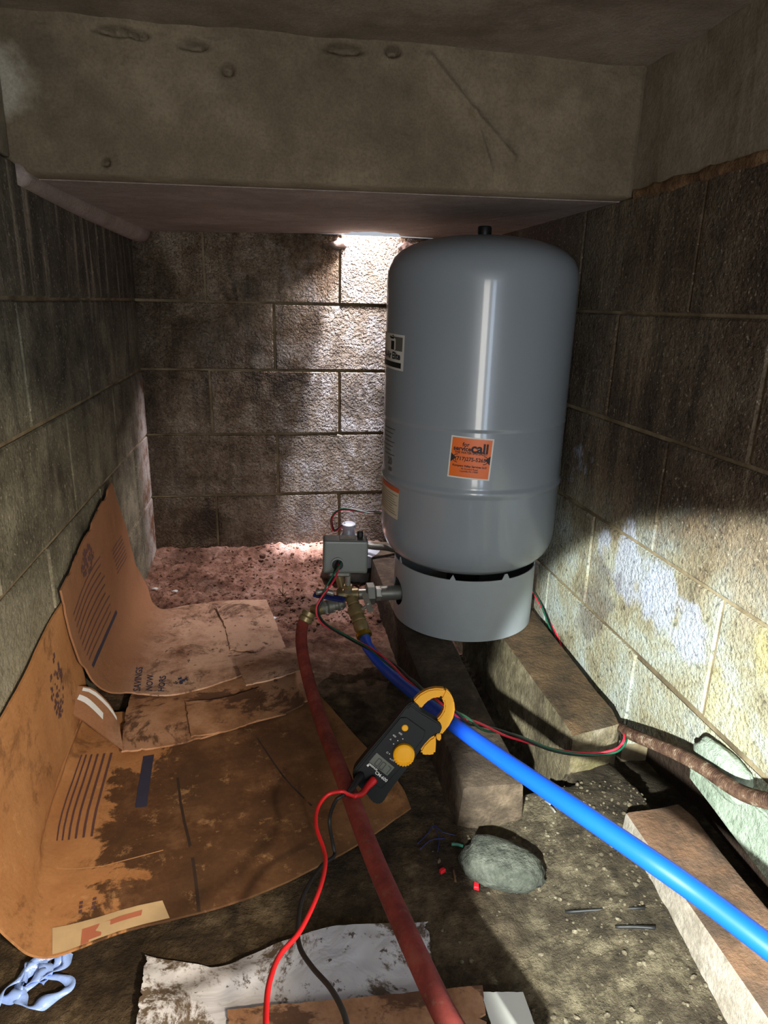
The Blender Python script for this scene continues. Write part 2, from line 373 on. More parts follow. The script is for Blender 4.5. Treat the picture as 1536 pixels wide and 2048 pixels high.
M['lcd'] = plain('lcd_glass', srgb(92, 96, 84), .2, 0, .5, None, .05)
def rustc_mat():
    m = Mt('rusty_conduit_metal', .8, .3, .4, 'world')
    m.col(m.ramp(m.noise(40, 6, .75), (.42, srgb(56, 34, 24)), (.55, srgb(92, 68, 52)), (.66, srgb(150, 138, 122))))
    m.bump(m.noise(200, 3), .5, .001); return m.m
M['rconduit'] = rustc_mat()
def film_mat():
    m = Mt('blue_film', .3, 0, .6, 'object'); m.col(srgb(158, 190, 255)); m.set('Transmission Weight', .0); m.set('Alpha', .92)
    m.bump(m.noise(120, 3), .5, .002); return m.m
M['film'] = film_mat()
M['clear'] = plain('shard_white', srgb(210, 212, 214), .3); M['redbit'] = plain('red_bit', srgb(220, 30, 44), .45); M['greenbit'] = plain('green_bit', srgb(60, 130, 112), .5)
M['twig'] = plain('twig', srgb(96, 70, 46), .9)
M['dark'] = plain('dark_earth', srgb(46, 34, 26), .95, 0, .2, (60, .8, .01))

# ------------------------------------------------------------------ setting: walls of blocks
W = 1.0535; Z0 = .1877; S = .2032
def rows(lo=-1): return [(k, Z0+(k-1)*S, Z0+k*S) for k in range(lo, 6)]
def block_mesh(lo, hi, axis, sign, seed, prot=.004):
    # thin bevelled face block; 'axis' is the wall normal axis, 'sign' the side it faces
    rnd = random.Random(seed); u, v = [i for i in range(3) if i != axis]
    def P(a, b, d):
        p = [0, 0, 0]; p[u] = a; p[v] = b; p[axis] = d; return V(p)
    f = sign*prot*(.8+.5*rnd.random()); bk = -sign*.03
    bv = .0025
    a0, a1, b0, b1 = lo[0], hi[0], lo[1], hi[1]
    vs = []
    for (da, db, d) in ((0, 0, bk), (0, 0, f-sign*.0025), (bv, bv, f)):
        for (a, b, sa, sb) in ((a0, b0, 1, 1), (a1, b0, -1, 1), (a1, b1, -1, -1), (a0, b1, 1, -1)):
            vs.append(P(a+sa*da+rnd.uniform(-.0012, .0012), b+sb*db+rnd.uniform(-.0012, .0012), d))
    fs = [(8, 9, 10, 11)]
    for r in (0, 4):
        for k in range(4): fs.append((r+k, r+(k+1) % 4, r+4+(k+1) % 4, r+4+k))
    return vs, fs
def wall(name, axis, sign, pos, ulo, uhi, joints, mat, zmax, zmin=-.12, holes=None, lo=0):
    lo3 = [0, 0, 0]; hi3 = [0, 0, 0]; u = 1 if axis == 0 else 0
    lo3[axis], hi3[axis] = (pos-.12, pos) if sign > 0 else (pos, pos+.12)
    lo3[u], hi3[u] = ulo, uhi; lo3[2], hi3[2] = zmin, zmax
    bm = bmesh.new()
    for (zl, zh, ul, uh) in (holes or [(zmin, zmax, ulo, uhi)]):
        l, h = list(lo3), list(hi3); l[2], h[2], l[u], h[u] = zl, zh, ul, uh
        g = bmesh.ops.create_cube(bm, size=1)['verts']
        for v in g: v.co = V([l[i]+(v.co[i]+.5)*(h[i]-l[i]) for i in range(3)])
    base = put_bm(name, bm, M['mortar']); base['kind'] = 'structure'
    g = .0034; n = 0
    for k, z0, z1 in rows(lo):
        if z0 > zmax-.02: continue
        js = [ulo] + sorted(j for j in joints[k % 2] if ulo < j < uhi) + [uhi]
        for a, b in zip(js, js[1:]):
            zb, zt = max(z0, zmin)+g, min(z1, zmax)-(g if z1 < zmax else 0)
            if axis == 0 and sign < 0 and k <= 0 and b < -1.16: continue
            vs, fs = block_mesh((a+g, zb), (b-g, zt), axis, sign, n*7+k)
            for v in vs: v[axis] += pos
            c = V((0, 0, 0)); c[axis] = pos; c[u] = (a+b)/2; c[2] = (zb+zt)/2
            o = put('block', vs, fs, mat, base, c); o.location = c; n += 1
    return base
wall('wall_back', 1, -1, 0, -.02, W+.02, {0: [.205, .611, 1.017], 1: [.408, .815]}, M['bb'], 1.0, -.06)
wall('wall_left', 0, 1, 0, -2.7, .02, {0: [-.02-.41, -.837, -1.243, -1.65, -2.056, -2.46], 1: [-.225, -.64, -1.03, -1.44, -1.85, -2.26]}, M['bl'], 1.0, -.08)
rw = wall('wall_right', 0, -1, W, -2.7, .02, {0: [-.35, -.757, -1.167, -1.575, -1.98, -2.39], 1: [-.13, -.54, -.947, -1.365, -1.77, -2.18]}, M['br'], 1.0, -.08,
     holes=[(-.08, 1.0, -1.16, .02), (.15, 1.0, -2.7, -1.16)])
# bottom right course: broken lower edge above the hollow
def ragged(y0, y1, zb, seed):
    n = 26; fr = W-.0045; vs = []; fs = []
    for i in range(n+1):
        t = i/n; y = y0+(y1-y0)*t; z = zb(t)+.012*fbm((y, seed, 0), 22)
        vs += [(fr, y, Z0-.0045), (fr, y, z+.006), (fr+.008, y, z), (W+.05, y, z-.004)]
    for i in range(n):
        for k in range(3): fs.append((i*4+k, i*4+k+1, (i+1)*4+k+1, (i+1)*4+k))
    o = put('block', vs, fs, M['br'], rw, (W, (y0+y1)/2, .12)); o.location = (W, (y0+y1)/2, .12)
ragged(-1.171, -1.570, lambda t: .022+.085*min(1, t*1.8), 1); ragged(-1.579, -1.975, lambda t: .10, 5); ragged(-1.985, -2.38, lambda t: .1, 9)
# earth behind the hollow
bm = bev_box((W+.055, -2.7, -.3), (W+.2, -1.1, .22), 0); put_bm('trim_1', bm, M['dark'])['kind'] = 'structure'

# bond beam above the right wall and above the left wall
for nm, lo, hi in (('trim_2', (W-.004, -2.7, 1.006), (W+.14, -.932, 1.21)), ('trim_3', (-.16, -2.7, 1.006), (.001, -.952, 1.21))):
    bm = bev_box(lo, hi, .004, 2); bmesh.ops.subdivide_edges(bm, edges=[e for e in bm.edges if e.calc_length() > .5], cuts=60)
    for v in bm.verts: v.co.x += .003*fbm(v.co, 9)
    put_bm(nm, bm, M['bond'], smooth=False)['kind'] = 'structure'
# rust stained mortar squeezed out under the bond beam
vs = []; fs = []; n = 90
for i in range(n+1):
    y = -.95-1.2*i/n; a = .010+.006*fbm((y, 0, 3), 20)
    for k in range(5):
        t = PI/2+PI*k/4; vs.append((W-.002+math.cos(t)*(.006+.003*fbm((y, k, 0), 30)), y, 1.003+.001*i/n+math.sin(t)*a))
for i in range(n):
    for k in range(4): fs.append((i*5+k, i*5+k+1, i*5+k+6, i*5+k+5))
put('trim_4', vs, fs, M['rust'], smooth=True)['kind'] = 'structure'

# ceiling above the header, in front
def grid_obj(name, f, nu, nv, mat, smooth=True, parent=None, origin=None):
    vs = [f(i/nu, j/nv) for i in range(nu+1) for j in range(nv+1)]
    fs = [(i*(nv+1)+j, (i+1)*(nv+1)+j, (i+1)*(nv+1)+j+1, i*(nv+1)+j+1) for i in range(nu) for j in range(nv)]
    return put(name, vs, fs, mat, parent, origin, smooth)
o = grid_obj('ceiling', lambda a, b: V((-.2+1.5*a, -.93-1.0*b, 1.206+.006*fbm((a*2, b*2, 1), 3))), 60, 50, M['ceil']); o['kind'] = 'structure'
# header: vertical face with ragged upper lip, cast as one piece
def header(a, b):
    x = -.1+(W-.009+.1)*a; z = .986+.226*b+(.012*(x/W)) * (1-b)
    y = -.947+.0025*fbm((x, z, 0), 7)
    if b == 0: return V((x, -.885, z))
    if a > .997: return V((W+.012, -.925, z))
    if b > .9: y += .004*fbm((x, 1, 7), 24)
    # raised casting scar running diagonally
    for (ax, az, bx, bz, r) in ((.66, 1.192, .74, 1.115, .006), (.74, 1.115, .815, 1.05, .006), (.745, 1.10, .775, 1.03, .004)):
        d = V((bx-ax, bz-az)); q = V((x-ax, z-az)); t = max(0, min(1, q.dot(d)/d.dot(d))); dd = (q-d*t).length
        y -= .008*math.exp(-(dd/r)**2)
    for (hx, hz, rx, rz) in ((.17, 1.190, .028, .007), (.285, 1.180, .022, .007), (.52, 1.192, .03, .008), (.205, 1.187, .012, .006), (.335, 1.15, .010, .008), (.14, 1.008, .006, .006), (.60, 1.195, .012, .008)):
        y += .03*math.exp(-(((x-hx)/rx)**2+((z-hz)/rz)**2)**2)*(.7+.5*noise.noise(V((x, z, 0))*90))
    return V((x, y, z))
o = grid_obj('trim_5', header, 300, 90, M['header']); o['kind'] = 'structure'
# roof slab: underside with a notch broken out at the back wall, where daylight comes in
def slab_z(x, y): return .985+.012*(x/W)+.0015*fbm((x, y, 0), 6)
pts = [(-.1, -.892), (W+.02, -.892), (W+.02, .005)]
rnd = random.Random(3)
for i in range(15):
    t = i/14; x = .80-.183*t; e = math.sin(PI*t)**.35
    pts.append((x+rnd.uniform(-.003, .003), .004-.076*e+rnd.uniform(-.006, .004)*(e > .3)))
pts += [(-.1, .005)]
bm = bmesh.new(); f = bm.faces.new([bm.verts.new((x, y, .99)) for x, y in pts])
ext = bmesh.ops.extrude_face_region(bm, geom=[f]); up = [g for g in ext['geom'] if isinstance(g, bmesh.types.BMVert)]
for v in up: v.co.z = 1.205
for v in bm.verts:
    if v.co.z < 1.1:
        v.co.z = .985+.012*(v.co.x/W)
        if .6 < v.co.x < .82 and v.co.y > -.1: v.co.z += .012+.006*noise.noise(v.co*60)
put_bm('trim_6', bm, M['slab'])['kind'] = 'structure'
# rounded mortar lip along the left top edge of the slab
tube('trim_7', crom([(.004, -.95, .984), (.006, -.75, .985), (.012, -.5, .986), (.02, -.25, .988), (.03, 0, .99)], 8), lambda t, i: .016+.018*t, M['slab'], seg=14)['kind'] = 'structure'
# crumbled mortar on either side of the gap
for x, rr in ((.605, .02), (.812, .016), (.83, .012)):
    bm = bmesh.new(); bmesh.ops.create_icosphere(bm, subdivisions=3, radius=rr)
    for v in bm.verts: v.co += v.co.normalized()*rr*.5*fbm(v.co+V((x, 0, 0)), 60); v.co = V((v.co.x*1.3+x, v.co.y*.5-.006, v.co.z*.8+.975))
    put_bm('trim_8', bm, M['slab'], smooth=True)['kind'] = 'structure'

# floor of bare soil
def floor_z(x, y):
    b = max(0, min(1, (y+1.1)/.5)); d = .003+.011*b*(1 if x < .62 else .6)
    z = -.004-.02*max(0, min(1, (-y-1.2)/.4)) + d*fbm((x, y, 0), 9, 4) + .005*fbm((x, y, 5), 45, 3)*(.5+b)
    z += .022*math.exp(-((y+.02)/.05)**2)*(.6+.6*noise.noise(V((x*9, 0, 4))))
    if x > .74: z += .030*max(0, min(1, (x-.74)/.12))*max(0, min(1, (-1.2-y)/.12))*(1-max(0, min(1, (-y-1.55)/.3)))
    if .77 < x < .90 and y > -1.29: z -= .085*min(1, (x-.77)/.02, (.90-x)/.02, (y+1.29)/.06)
    if x > .99: z -= .05*max(0, min(1, (x-.99)/.03))
    return z
def fl(a, b):
    x = -.02+1.16*a; y = .02-2.7*b; return V((x, y, floor_z(x, y)))
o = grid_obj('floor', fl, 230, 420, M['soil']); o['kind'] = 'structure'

# loose grit and crumbs on the soil
def crumbs(name, n, region, rmin, rmax, mat, seed, dens=None):
    rnd = random.Random(seed); vs = []; fs = []
    ico = bmesh.new(); bmesh.ops.create_icosphere(ico, subdivisions=1, radius=1); iv = [v.co.copy() for v in ico.verts]; jf = [[v.index for v in f.verts] for f in ico.faces]; ico.free()
    for _ in range(n):
        x = rnd.uniform(region[0], region[1]); y = rnd.uniform(region[2], region[3])
        if dens and rnd.random() > dens(x, y): continue
        r = rmin+(rmax-rmin)*rnd.random()**3; s = V((rnd.uniform(.7, 1.4), rnd.uniform(.7, 1.2), rnd.uniform(.5, .9)))
        a = rnd.uniform(0, 6.28); ca, sa = math.cos(a), math.sin(a); base = len(vs); z = floor_z(x, y)+r*.25
        for v in iv:
            q = V((v.x*s.x, v.y*s.y, v.z*s.z))*r*rnd.uniform(.8, 1.15); vs.append((x+q.x*ca-q.y*sa, y+q.x*sa+q.y*ca, z+q.z))
        fs += [[base+i for i in f] for f in jf]
    o = put(name, vs, fs, mat); o['kind'] = 'stuff'; return o
tag(crumbs('soil_crumbs', 2600, (.02, .66, -.62, -.01), .001, .0065, M['soil'], 1), 'loose crumbs of reddish soil on the floor before the back wall', 'soil')
tag(crumbs('gravel', 2200, (.60, 1.0, -2.0, -1.28), .0008, .0042, M['pebble'], 2, lambda x, y: .15+.85*max(0, min(1, (x-.68)/.15))), 'pale grit scattered over dark soil beside the right lintel', 'gravel')

# ------------------------------------------------------------------ concrete beams under the tank
def rough_beam(name, corners0, corners1, mat, label, cat='beam', nseg=26, amp=.0022, seed=0, group=None, chip=0):
    # section (4 corners, world) at two ends, lofted with rounded corners and worn relief
    def section(cs):
        out = []
        for i in range(4):
            p, c, q = V(cs[i-1]), V(cs[i]), V(cs[(i+1) % 4]); r = .006
            a = c+(p-c).normalized()*r; b = c+(q-c).normalized()*r
            out += [a, (a+b)/4+c/2, b]
            for k in range(1, 5): out.append(b+((q+(c-q).normalized()*r)-b)*k/5)
        return out
    s0, s1 = section(corners0), section(corners1); m = len(s0); vs = []; fs = []
    for i in range(nseg+1):
        t = i/nseg
        cen = sum(((a.lerp(b, t)) for a, b in zip(s0, s1)), V((0, 0, 0)))/m
        for a, b in zip(s0, s1):
            p = a.lerp(b, t); d = (p-cen).normalized(); e = min(t, 1-t)*nseg
            k = amp*fbm(p+V((seed, 0, 0)), 14, 4) - (.006 if e < .5 else 0)
            vs.append(p+d*k)
    for i in range(nseg):
        for k in range(m): k2 = (k+1) % m; fs.append((i*m+k, i*m+k2, (i+1)*m+k2, (i+1)*m+k))
    for i0, rev in ((0, True), (nseg*m, False)):
        # end cap: inner ring + centre for relief
        ring = [V(vs[i0+k]) for k in range(m)]; cen = sum(ring, V((0, 0, 0)))/m; ax = (sum((b-a for a, b in zip(s0, s1)), V((0, 0, 0)))).normalized()*(-1 if rev else 1)
        prev = [i0+k for k in range(m)]
        for f_ in (.85, .6, .3):
            cur = []
            for k in range(m):
                p = cen+(ring[k]-cen)*f_; p += ax*(.004+.006*fbm(p+V((seed, 0, 0)), 22, 4)); cur.append(len(vs)); vs.append(p)
            for k in range(m): k2 = (k+1) % m; fs.append((prev[k], prev[k2], cur[k2], cur[k]) if not rev else (prev[k2], prev[k], cur[k], cur[k2]))
            prev = cur
        fs.append(tuple(prev) if not rev else tuple(reversed(prev)))
    o = put(name, vs, fs, mat, None, sum((V(c) for c in corners1), V((0, 0, 0)))/4, True); sharp(o, 38); tag(o, label, cat, group); return o
ZT = .080
rough_beam('concrete_beam', [(.672, -1.335, ZT-.004), (.772, -1.345, ZT), (.800, -1.325, -.13), (.655, -1.315, -.13)], [(.675, -.19, ZT), (.792, -.19, ZT), (.80, -.19, -.13), (.655, -.19, -.13)], M['beam2'],
           'dark worn concrete beam under the left side of the grey tank', seed=1)
rough_beam('concrete_beam', [(.902, -1.236, ZT), (1.010, -1.212, ZT), (1.010, -1.225, -.13), (.880, -1.270, -.13)], [(.892, -.30, ZT), (1.035, -.30, ZT), (1.035, -.30, -.13), (.872, -.30, -.13)], M['beam'],
           'brown concrete beam under the right side of the grey tank, against the block wall', seed=2)
rough_beam('concrete_lintel', [(.912, -2.3, .05), (1.008, -2.3, .05), (1.008, -2.3, -.10), (.845, -2.3, -.10)], [(.918, -1.40, .052), (1.022, -1.392, .052), (1.022, -1.39, -.09), (.912, -1.385, -.09)], M['lintel'],
           'tan concrete lintel lying under the blue pipe at lower right', 'lintel', amp=.003, seed=3)
# pale slab against the wall and the lump of stone on it
def slab_piece():
    out = [(-1.392, .094), (-1.60, .074), (-1.95, .06), (-1.95, .150), (-1.6, .158), (-1.45, .150), (-1.39, .142), (-1.382, .12)]
    bm = bmesh.new(); f = bm.faces.new([bm.verts.new((1.026+.1*(z-.09), y, z)) for y, z in out])
    e = bmesh.ops.extrude_face_region(bm, geom=[f])
    for g in e['geom']:
        if isinstance(g, bmesh.types.BMVert): g.co.x += .05
    bmesh.ops.recalc_face_normals(bm, faces=bm.faces)
    bmesh.ops.bevel(bm, geom=list(bm.edges), offset=.003, segments=2, affect='EDGES')
    bmesh.ops.triangulate(bm, faces=bm.faces)
    for _ in range(2): bmesh.ops.subdivide_edges(bm, edges=[e for e in bm.edges if e.calc_length() > .012], cuts=1)
    for v in bm.verts: v.co += noise.noise_vector(v.co*40)*.0012
    o = put_bm('concrete_slab', bm, M['slabR'], None, (1.04, -1.6, .06)); tag(o, 'pale greenish concrete slab behind the rusty conduit at far right', 'slab')
slab_piece()
def lump(name, c, size, mat, label, cat, seed, rot=0, sub=4, amp=.18, origin=None, group=None, parent=None):
    bm = bmesh.new(); bmesh.ops.create_icosphere(bm, subdivisions=sub, radius=1)
    for v in bm.verts:
        d = v.co.normalized(); q = max(abs(d.x), abs(d.y), abs(d.z)); v.co = d*(.72+.28/q*.8)*(1+amp*fbm(d+V((seed, 0, 0)), 1.1, 3)+.05*fbm(d+V((seed, 0, 3)), 7, 2))
        v.co = V((v.co.x*size[0], v.co.y*size[1], v.co.z*size[2])); v.co.rotate(Matrix.Rotation(rot, 3, 'Z')); v.co += V(c)
    o = put_bm(name, bm, mat, parent, V(c)-V((0, 0, size[2])), True)
    if label: tag(o, label, cat, group)
    return o
lump('stone_lump', (1.028, -1.455, .160), (.018, .060, .034), M['slabR'], 'pale angular stone lump wedged between rusty conduit and right wall', 'stone', 4, .05, amp=.15)
lump('broken_concrete', (.708, -1.430, .008), (.066, .038, .028), M['stone'], 'grey broken chunk of concrete on the soil in front of the left beam', 'stone', 2, -.45, amp=.14)
# rubble that carries the far end of the slab
lump('rubble_stone', (1.05, -1.86, .0), (.05, .09, .065), M['stone'], 'grey rubble stone under the far end of the pale slab', 'stone', 8, 0)

# ------------------------------------------------------------------ pressure tank
TC = V((.8427, -.7206, 0))
tank = thing('pressure_tank', TC+V((0, 0, ZT)), 'tall grey enamelled water pressure tank standing on two concrete beams', 'tank')
body = lathe('tank_body', [(0.02, .222), (.08, .224), (.13, .230), (.162, .241), (.180, .254), (.193, .270), (.2005, .290), (.203, .312), (.203, .420), (.2035, .424), (.2062, .428), (.2068, .433), (.2062, .438), (.2035, .442), (.203, .446),
     (.203, .556), (.2018, .5595), (.2018, .5615), (.2040, .5655), (.2044, .569), (.203, .574), (.203, .70), (.203, .850), (.2020, .866), (.198, .882), (.190, .897), (.175, .911), (.152, .923), (.12, .933), (.08, .940), (.04, .944), (.016, .945)], TC, M['tank'], tank, seg=128)
lathe('air_valve_cap', [(.0145, .940), (.0150, .944), (.0150, .960), (.0135, .963), (.012, .9635)], TC, M['black'], tank, seg=28, label='black screw cap over the air valve')
# skirt with slots and pipe hole
sk = bmesh.new(); seg = 160; ra, rb = .1685, .1665
ztop = []
for k in range(seg):
    an = 360*k/seg
    rel = (an-252.7+180) % 360-180
    tab = min(abs((rel-c+180) % 360-180) for c in (-62, -8, 34, 80, 130, 180)) < 1.4
    ztop.append(.240 if tab else .2275)
ring = []
for k in range(seg):
    an = 2*PI*k/seg; c, s_ = math.cos(an), math.sin(an)
    ring.append([sk.verts.new(TC+V((c*r_, s_*r_, z_))) for r_, z_ in ((ra, ZT+.001), (ra, .15), (ra, ztop[k]), (rb, ztop[k]), (rb, .15), (rb, ZT+.001))])
for k in range(seg):
    a, b = ring[k], ring[(k+1) % seg]
    for j in range(6): sk.faces.new((a[j], b[j], b[(j+1) % 6], a[(j+1) % 6]))
sko = put_bm('skirt', sk, M['skirt'], tank, smooth=True)
HA = math.radians(186); HC = TC+V((math.cos(HA)*.168, math.sin(HA)*.168, .148))
cut = lathe('cutter', [(.034, -.03), (.034, .03)], HC, M['skirt'], None, (math.cos(HA), math.sin(HA), 0), 40)
cut.location = V(cut.location)-root_off(None); mod = sko.modifiers.new('b', 'BOOLEAN'); mod.object = cut; mod.operation = 'DIFFERENCE'; mod.solver = 'EXACT'
bpy.context.view_layer.update(); dg = bpy.context.evaluated_depsgraph_get()
nm = bpy.data.meshes.new_from_object(sko.evaluated_get(dg)); sko.modifiers.clear(); sko.data = nm; bpy.data.objects.remove(cut); sharp(sko, 30)
lathe('inlet_boss', [(.04, .09), (.04, .2), (.05, .222)], TC, M['blackrub'], tank, seg=20)

# writing on curved or flat surfaces
def text_mesh(s, size, bold=0, align='CENTER'):
    cu = bpy.data.curves.new('t', 'FONT'); cu.body = s; cu.size = size; cu.align_x = align; cu.offset = bold; cu.resolution_u = 3
    o = bpy.data.objects.new('t', cu); sc.collection.objects.link(o); bpy.context.view_layer.update()
    me = bpy.data.meshes.new_from_object(o.evaluated_get(bpy.context.evaluated_depsgraph_get()))
    vs = [v.co.copy() for v in me.vertices]; fs = [list(p.vertices) for p in me.polygons]; bpy.data.objects.remove(o); bpy.data.curves.remove(cu)
    return vs, fs
def tess(vs, fs, mx):
    bm = bmesh.new(); bv = [bm.verts.new(v) for v in vs]
    for f in fs:
        try: bm.faces.new([bv[i] for i in f])
        except ValueError: pass
    bmesh.ops.triangulate(bm, faces=bm.faces)
    for _ in range(5):
        e = [e for e in bm.edges if e.calc_length() > mx]
        if not e: break
        bmesh.ops.subdivide_edges(bm, edges=e, cuts=1); bmesh.ops.triangulate(bm, faces=[f for f in bm.faces if len(f.verts) > 3])
    bm.verts.index_update(); v2 = [v.co.copy() for v in bm.verts]; f2 = [[v.index for v in f.verts] for f in bm.faces]; bm.free(); return v2, f2
def cyl_map(a0, z0, lift, tilt=0, r=.203):
    ct, st = math.cos(tilt), math.sin(tilt)
    def f(p):
        x, y = p[0]*ct-p[1]*st, p[0]*st+p[1]*ct; an = a0+x/r
        return TC+V((math.cos(an)*(r+lift), math.sin(an)*(r+lift), z0+y))
    return f
def rect(x0, y0, x1, y1): return [(x0, y0, 0), (x1, y0, 0), (x1, y1, 0), (x0, y1, 0)], [(0, 1, 2, 3)]
def decal(name, geo, fmap, mat, parent, mx=.01, label=None):
    vs, fs = tess(geo[0], geo[1], mx); return put(name, [fmap(v) for v in vs], fs, mat, parent, label=label)
def merge(*gs):
    V_, F_ = [], []
    for (vs, fs), dx, dy in gs:
        b = len(V_); V_ += [(v[0]+dx, v[1]+dy, 0) for v in vs]; F_ += [[b+i for i in f] for f in fs]
    return V_, F_
def line(x0, y0, x1, y1, t):
    d = V((x1-x0, y1-y0)).normalized(); n = V((-d.y, d.x))*t/2; return [(x0+n.x, y0+n.y, 0), (x0-n.x, y0-n.y, 0), (x1-n.x, y1-n.y, 0), (x1+n.x, y1+n.y, 0)], [(0, 1, 2, 3)]
def place_angle(px, py):     # angle on the tank where a sight line meets the enamel
    d = ray(px, py); o_ = CAM-TC; a = d.x**2+d.y**2; b = 2*(o_.x*d.x+o_.y*d.y); c = o_.x**2+o_.y**2-.203**2; t = (-b-math.sqrt(max(0, b*b-4*a*c)))/(2*a)
    p = CAM+d*t-TC; return math.atan2(p.y, p.x), p.z
an, zz = place_angle(941, 917)
H = .043
stk = decal('service_sticker', rect(-H/1.0, -H, H/1.0, H), cyl_map(an, zz, .0005, -.055), M['white'], tank, label='orange service sticker with black lettering')
m2 = lambda l: cyl_map(an, zz, l, -.055)
h = H*.93; decal('sticker_field', rect(-h, -h, h, h), m2(.0008), M['orange'], stk)
pill = []
for k in range(24):
    t0 = 2*PI*k/24; t1 = 2*PI*(k+1)/24
    g = lambda t: ((.026 if math.cos(t) > 0 else -.026)+.0095*math.cos(t), -.002+.0085*math.sin(t))
    a, b = g(t0+.001), g(t1-.001); pill.append((line(*a, *b, .0014), 0, 0))
letters = merge((text_mesh('call', .027, .0009), .0165, .0125), (text_mesh('for', .0115, .0003), -.012, .0235), (text_mesh('service', .0125, .0004), -.0185, .0145),
    (text_mesh('THE WATER SPECIALIST', .0062, .0002), .0, .0085), (text_mesh('(717)275-5265', .0105, .0003), 0, -.0055), (text_mesh('Kompers Valley Services LLC', .0058, .0002), 0, -.0185),
    (text_mesh('36 Orchard Road', .0048, .0001), 0, -.0240), (text_mesh('Loysville PA 17047', .0048, .0001), 0, -.0292),
    (([(-.0398, .008, 0), (-.0398, -.011, 0), (-.029, -.001, 0)], [(0, 1, 2)]), 0, 0), (([(.0398, .008, 0), (.0398, -.011, 0), (.029, -.001, 0)], [(0, 2, 1)]), 0, 0), *pill)
decal('lettering', letters, m2(.0011), M['ink'], stk, .012)
# maker's plate at the upper left, wrapping out of sight
an2, z2 = place_angle(806, 707)
L = lambda l: cyl_map(an2, z2, l, -.03)
mk = decal('maker_label', rect(-.16, -.036, .004, .036), L(.0005), M['white'], tank, label='white maker label with a grey picture panel')
decal('picture_panel', rect(-.06, .003, -.002, .031), L(.0009), M['inkg'], mk)
shield = merge(([(-.062, .026, 0), (-.045, .030, 0), (-.029, .026, 0), (-.030, .006, 0), (-.045, -.004, 0), (-.060, .006, 0)], [(5, 4, 3, 2, 1, 0)]) and (([(-.062, .006, 0), (-.045, -.004, 0), (-.028, .006, 0), (-.029, .026, 0), (-.045, .032, 0), (-.061, .026, 0)], [(0, 1, 2, 3, 4, 5)]), 0, 0))
decal('emblem', shield, L(.0012), M['white'], mk)
decal('emblem_figure', merge((rect(-.050, .004, -.034, .022), 0, 0), (rect(-.054, .026, -.036, .030), 0, 0), (rect(-.044, .031, -.038, .0335), 0, 0)), L(.0015), M['inkb'], mk)
decal('lettering', merge((text_mesh('Well-Air Elite', .0200, .0007, 'RIGHT'), -.008, -.014)), L(.0012), M['inkb'], mk, .01)
decal('black_bar', rect(-.155, -.0315, -.004, -.0205), L(.0012), M['inkb'], mk)
# specification print, grey on the enamel
an3, z3 = place_angle(790, 905); L3 = lambda l: cyl_map(an3, z3, l)
sp = decal('specification_print', merge(*[(rect(-.06, .05-.0095*k, -.002-.008*(k % 3), .0475-.0095*k), 0, 0) for k in range(7)], (text_mesh('20', .022, .001, 'RIGHT'), -.012, -.030), (rect(-.03, -.045, -.012, -.036), 0, 0)), L3(.0006), M['inkg'], tank, label='faint grey specification print')
# caution label low on the left
an4, z4 = place_angle(797, 1010); L4 = lambda l: cyl_map(an4, z4, l, -.04)
cl = decal('caution_label', rect(-.11, -.035, 0, .032), L4(.0005), M['offw'], tank, label='cream caution label with an orange top bar')
decal('orange_bar', rect(-.11, .026, .0, .036), L4(.0009), M['dullor'], cl)
decal('small_print', merge(*[(rect(-.10, .019-.0055*k, -.004-.006*((k*7) % 4), .0178-.0055*k), 0, 0) for k in range(9)]), L4(.0009), M['inkg'], cl)

# ------------------------------------------------------------------ pipe manifold
mz, my = .145, -.742
X = lambda x: V((x, my, mz))
man = thing('pipe_manifold', (.562, my, ZT-.04), 'metal pipe tee and valves joined to the left side of the tank skirt', 'pipe fitting')
lathe('tank_nipple', [(.0165, 0), (.0175, .004), (.0175, .072), (.0165, .074)], X(.634), M['steelD'], man, (1, 0, 0), 24)
hexa('reducer_nut', X(.622), (1, 0, 0), .0175, .016, M['steel'], man)
hexa('union_nut', X(.600), (1, 0, 0), .0265, .021, M['steelD'], man)
lathe('pipe_nipple', [(.013, 0), (.013, .034)], X(.568), M['steel'], man, (1, 0, 0), 20)
lathe('tee_body', [(.012, 0), (.0155, .003), (.0155, .050), (.012, .053)], X(.530), M['brass'], man, (1, 0, 0), 20)
lathe('tee_riser', [(.0075, 0), (.0095, .002), (.0095, .012), (.0065, .014), (.0065, .052), (.0095, .053), (.0095, .064), (.011, .066), (.011, .078)], X(.556)+V((0, -.006, .008)), M['steel'], man, (0, 0, 1), 18)
hexa('riser_nut', X(.556)+V((0, -.006, .018)), (0, 0, 1), .012, .010, M['brass'], man)
# relief valve with hex cap
lathe('relief_valve', [(.010, 0), (.010, .03), (.014, .032), (.014, .044), (.009, .048)], X(.545)+V((0, .02, .012)), M['brass'], man, (-.25, .1, 1), 16)
# gauge-side branch: left ball valve toward the red hose
la = (onz(655, 1208, mz)-X(.545)); lv = V((-1, -.28, -.12)).normalized()
P0 = far(683, 1207, 1.52); P1 = far(640, 1217, 1.50); P2 = far(618, 1226, 1.48)
d1 = (P1-P0).normalized()
bv = lathe('ball_valve', [(.011, -.006), (.015, .0), (.015, .010), (.0125, .012), (.0125, .018), (.016, .020), (.016, .034), (.0125, .036), (.0145, .040), (.0145, .052), (.011, .054)], P0, M['steelD'], man, P1-P0, 20)
q0, q1 = far(690, 1200, 1.47), far(628, 1188, 1.49)
ey = (q1-q0).normalized(); ez = (V((0, -.3, 1))-ey*ey.dot(V((0, -.3, 1)))).normalized(); ex = ey.cross(ez)
put_bm('valve_handle', bev_obb((q0+q1)/2, ex, ey, ez, (.016, (q1-q0).length, .006), .0022, 2), M['handle'], man, label='flat blue lever handle')
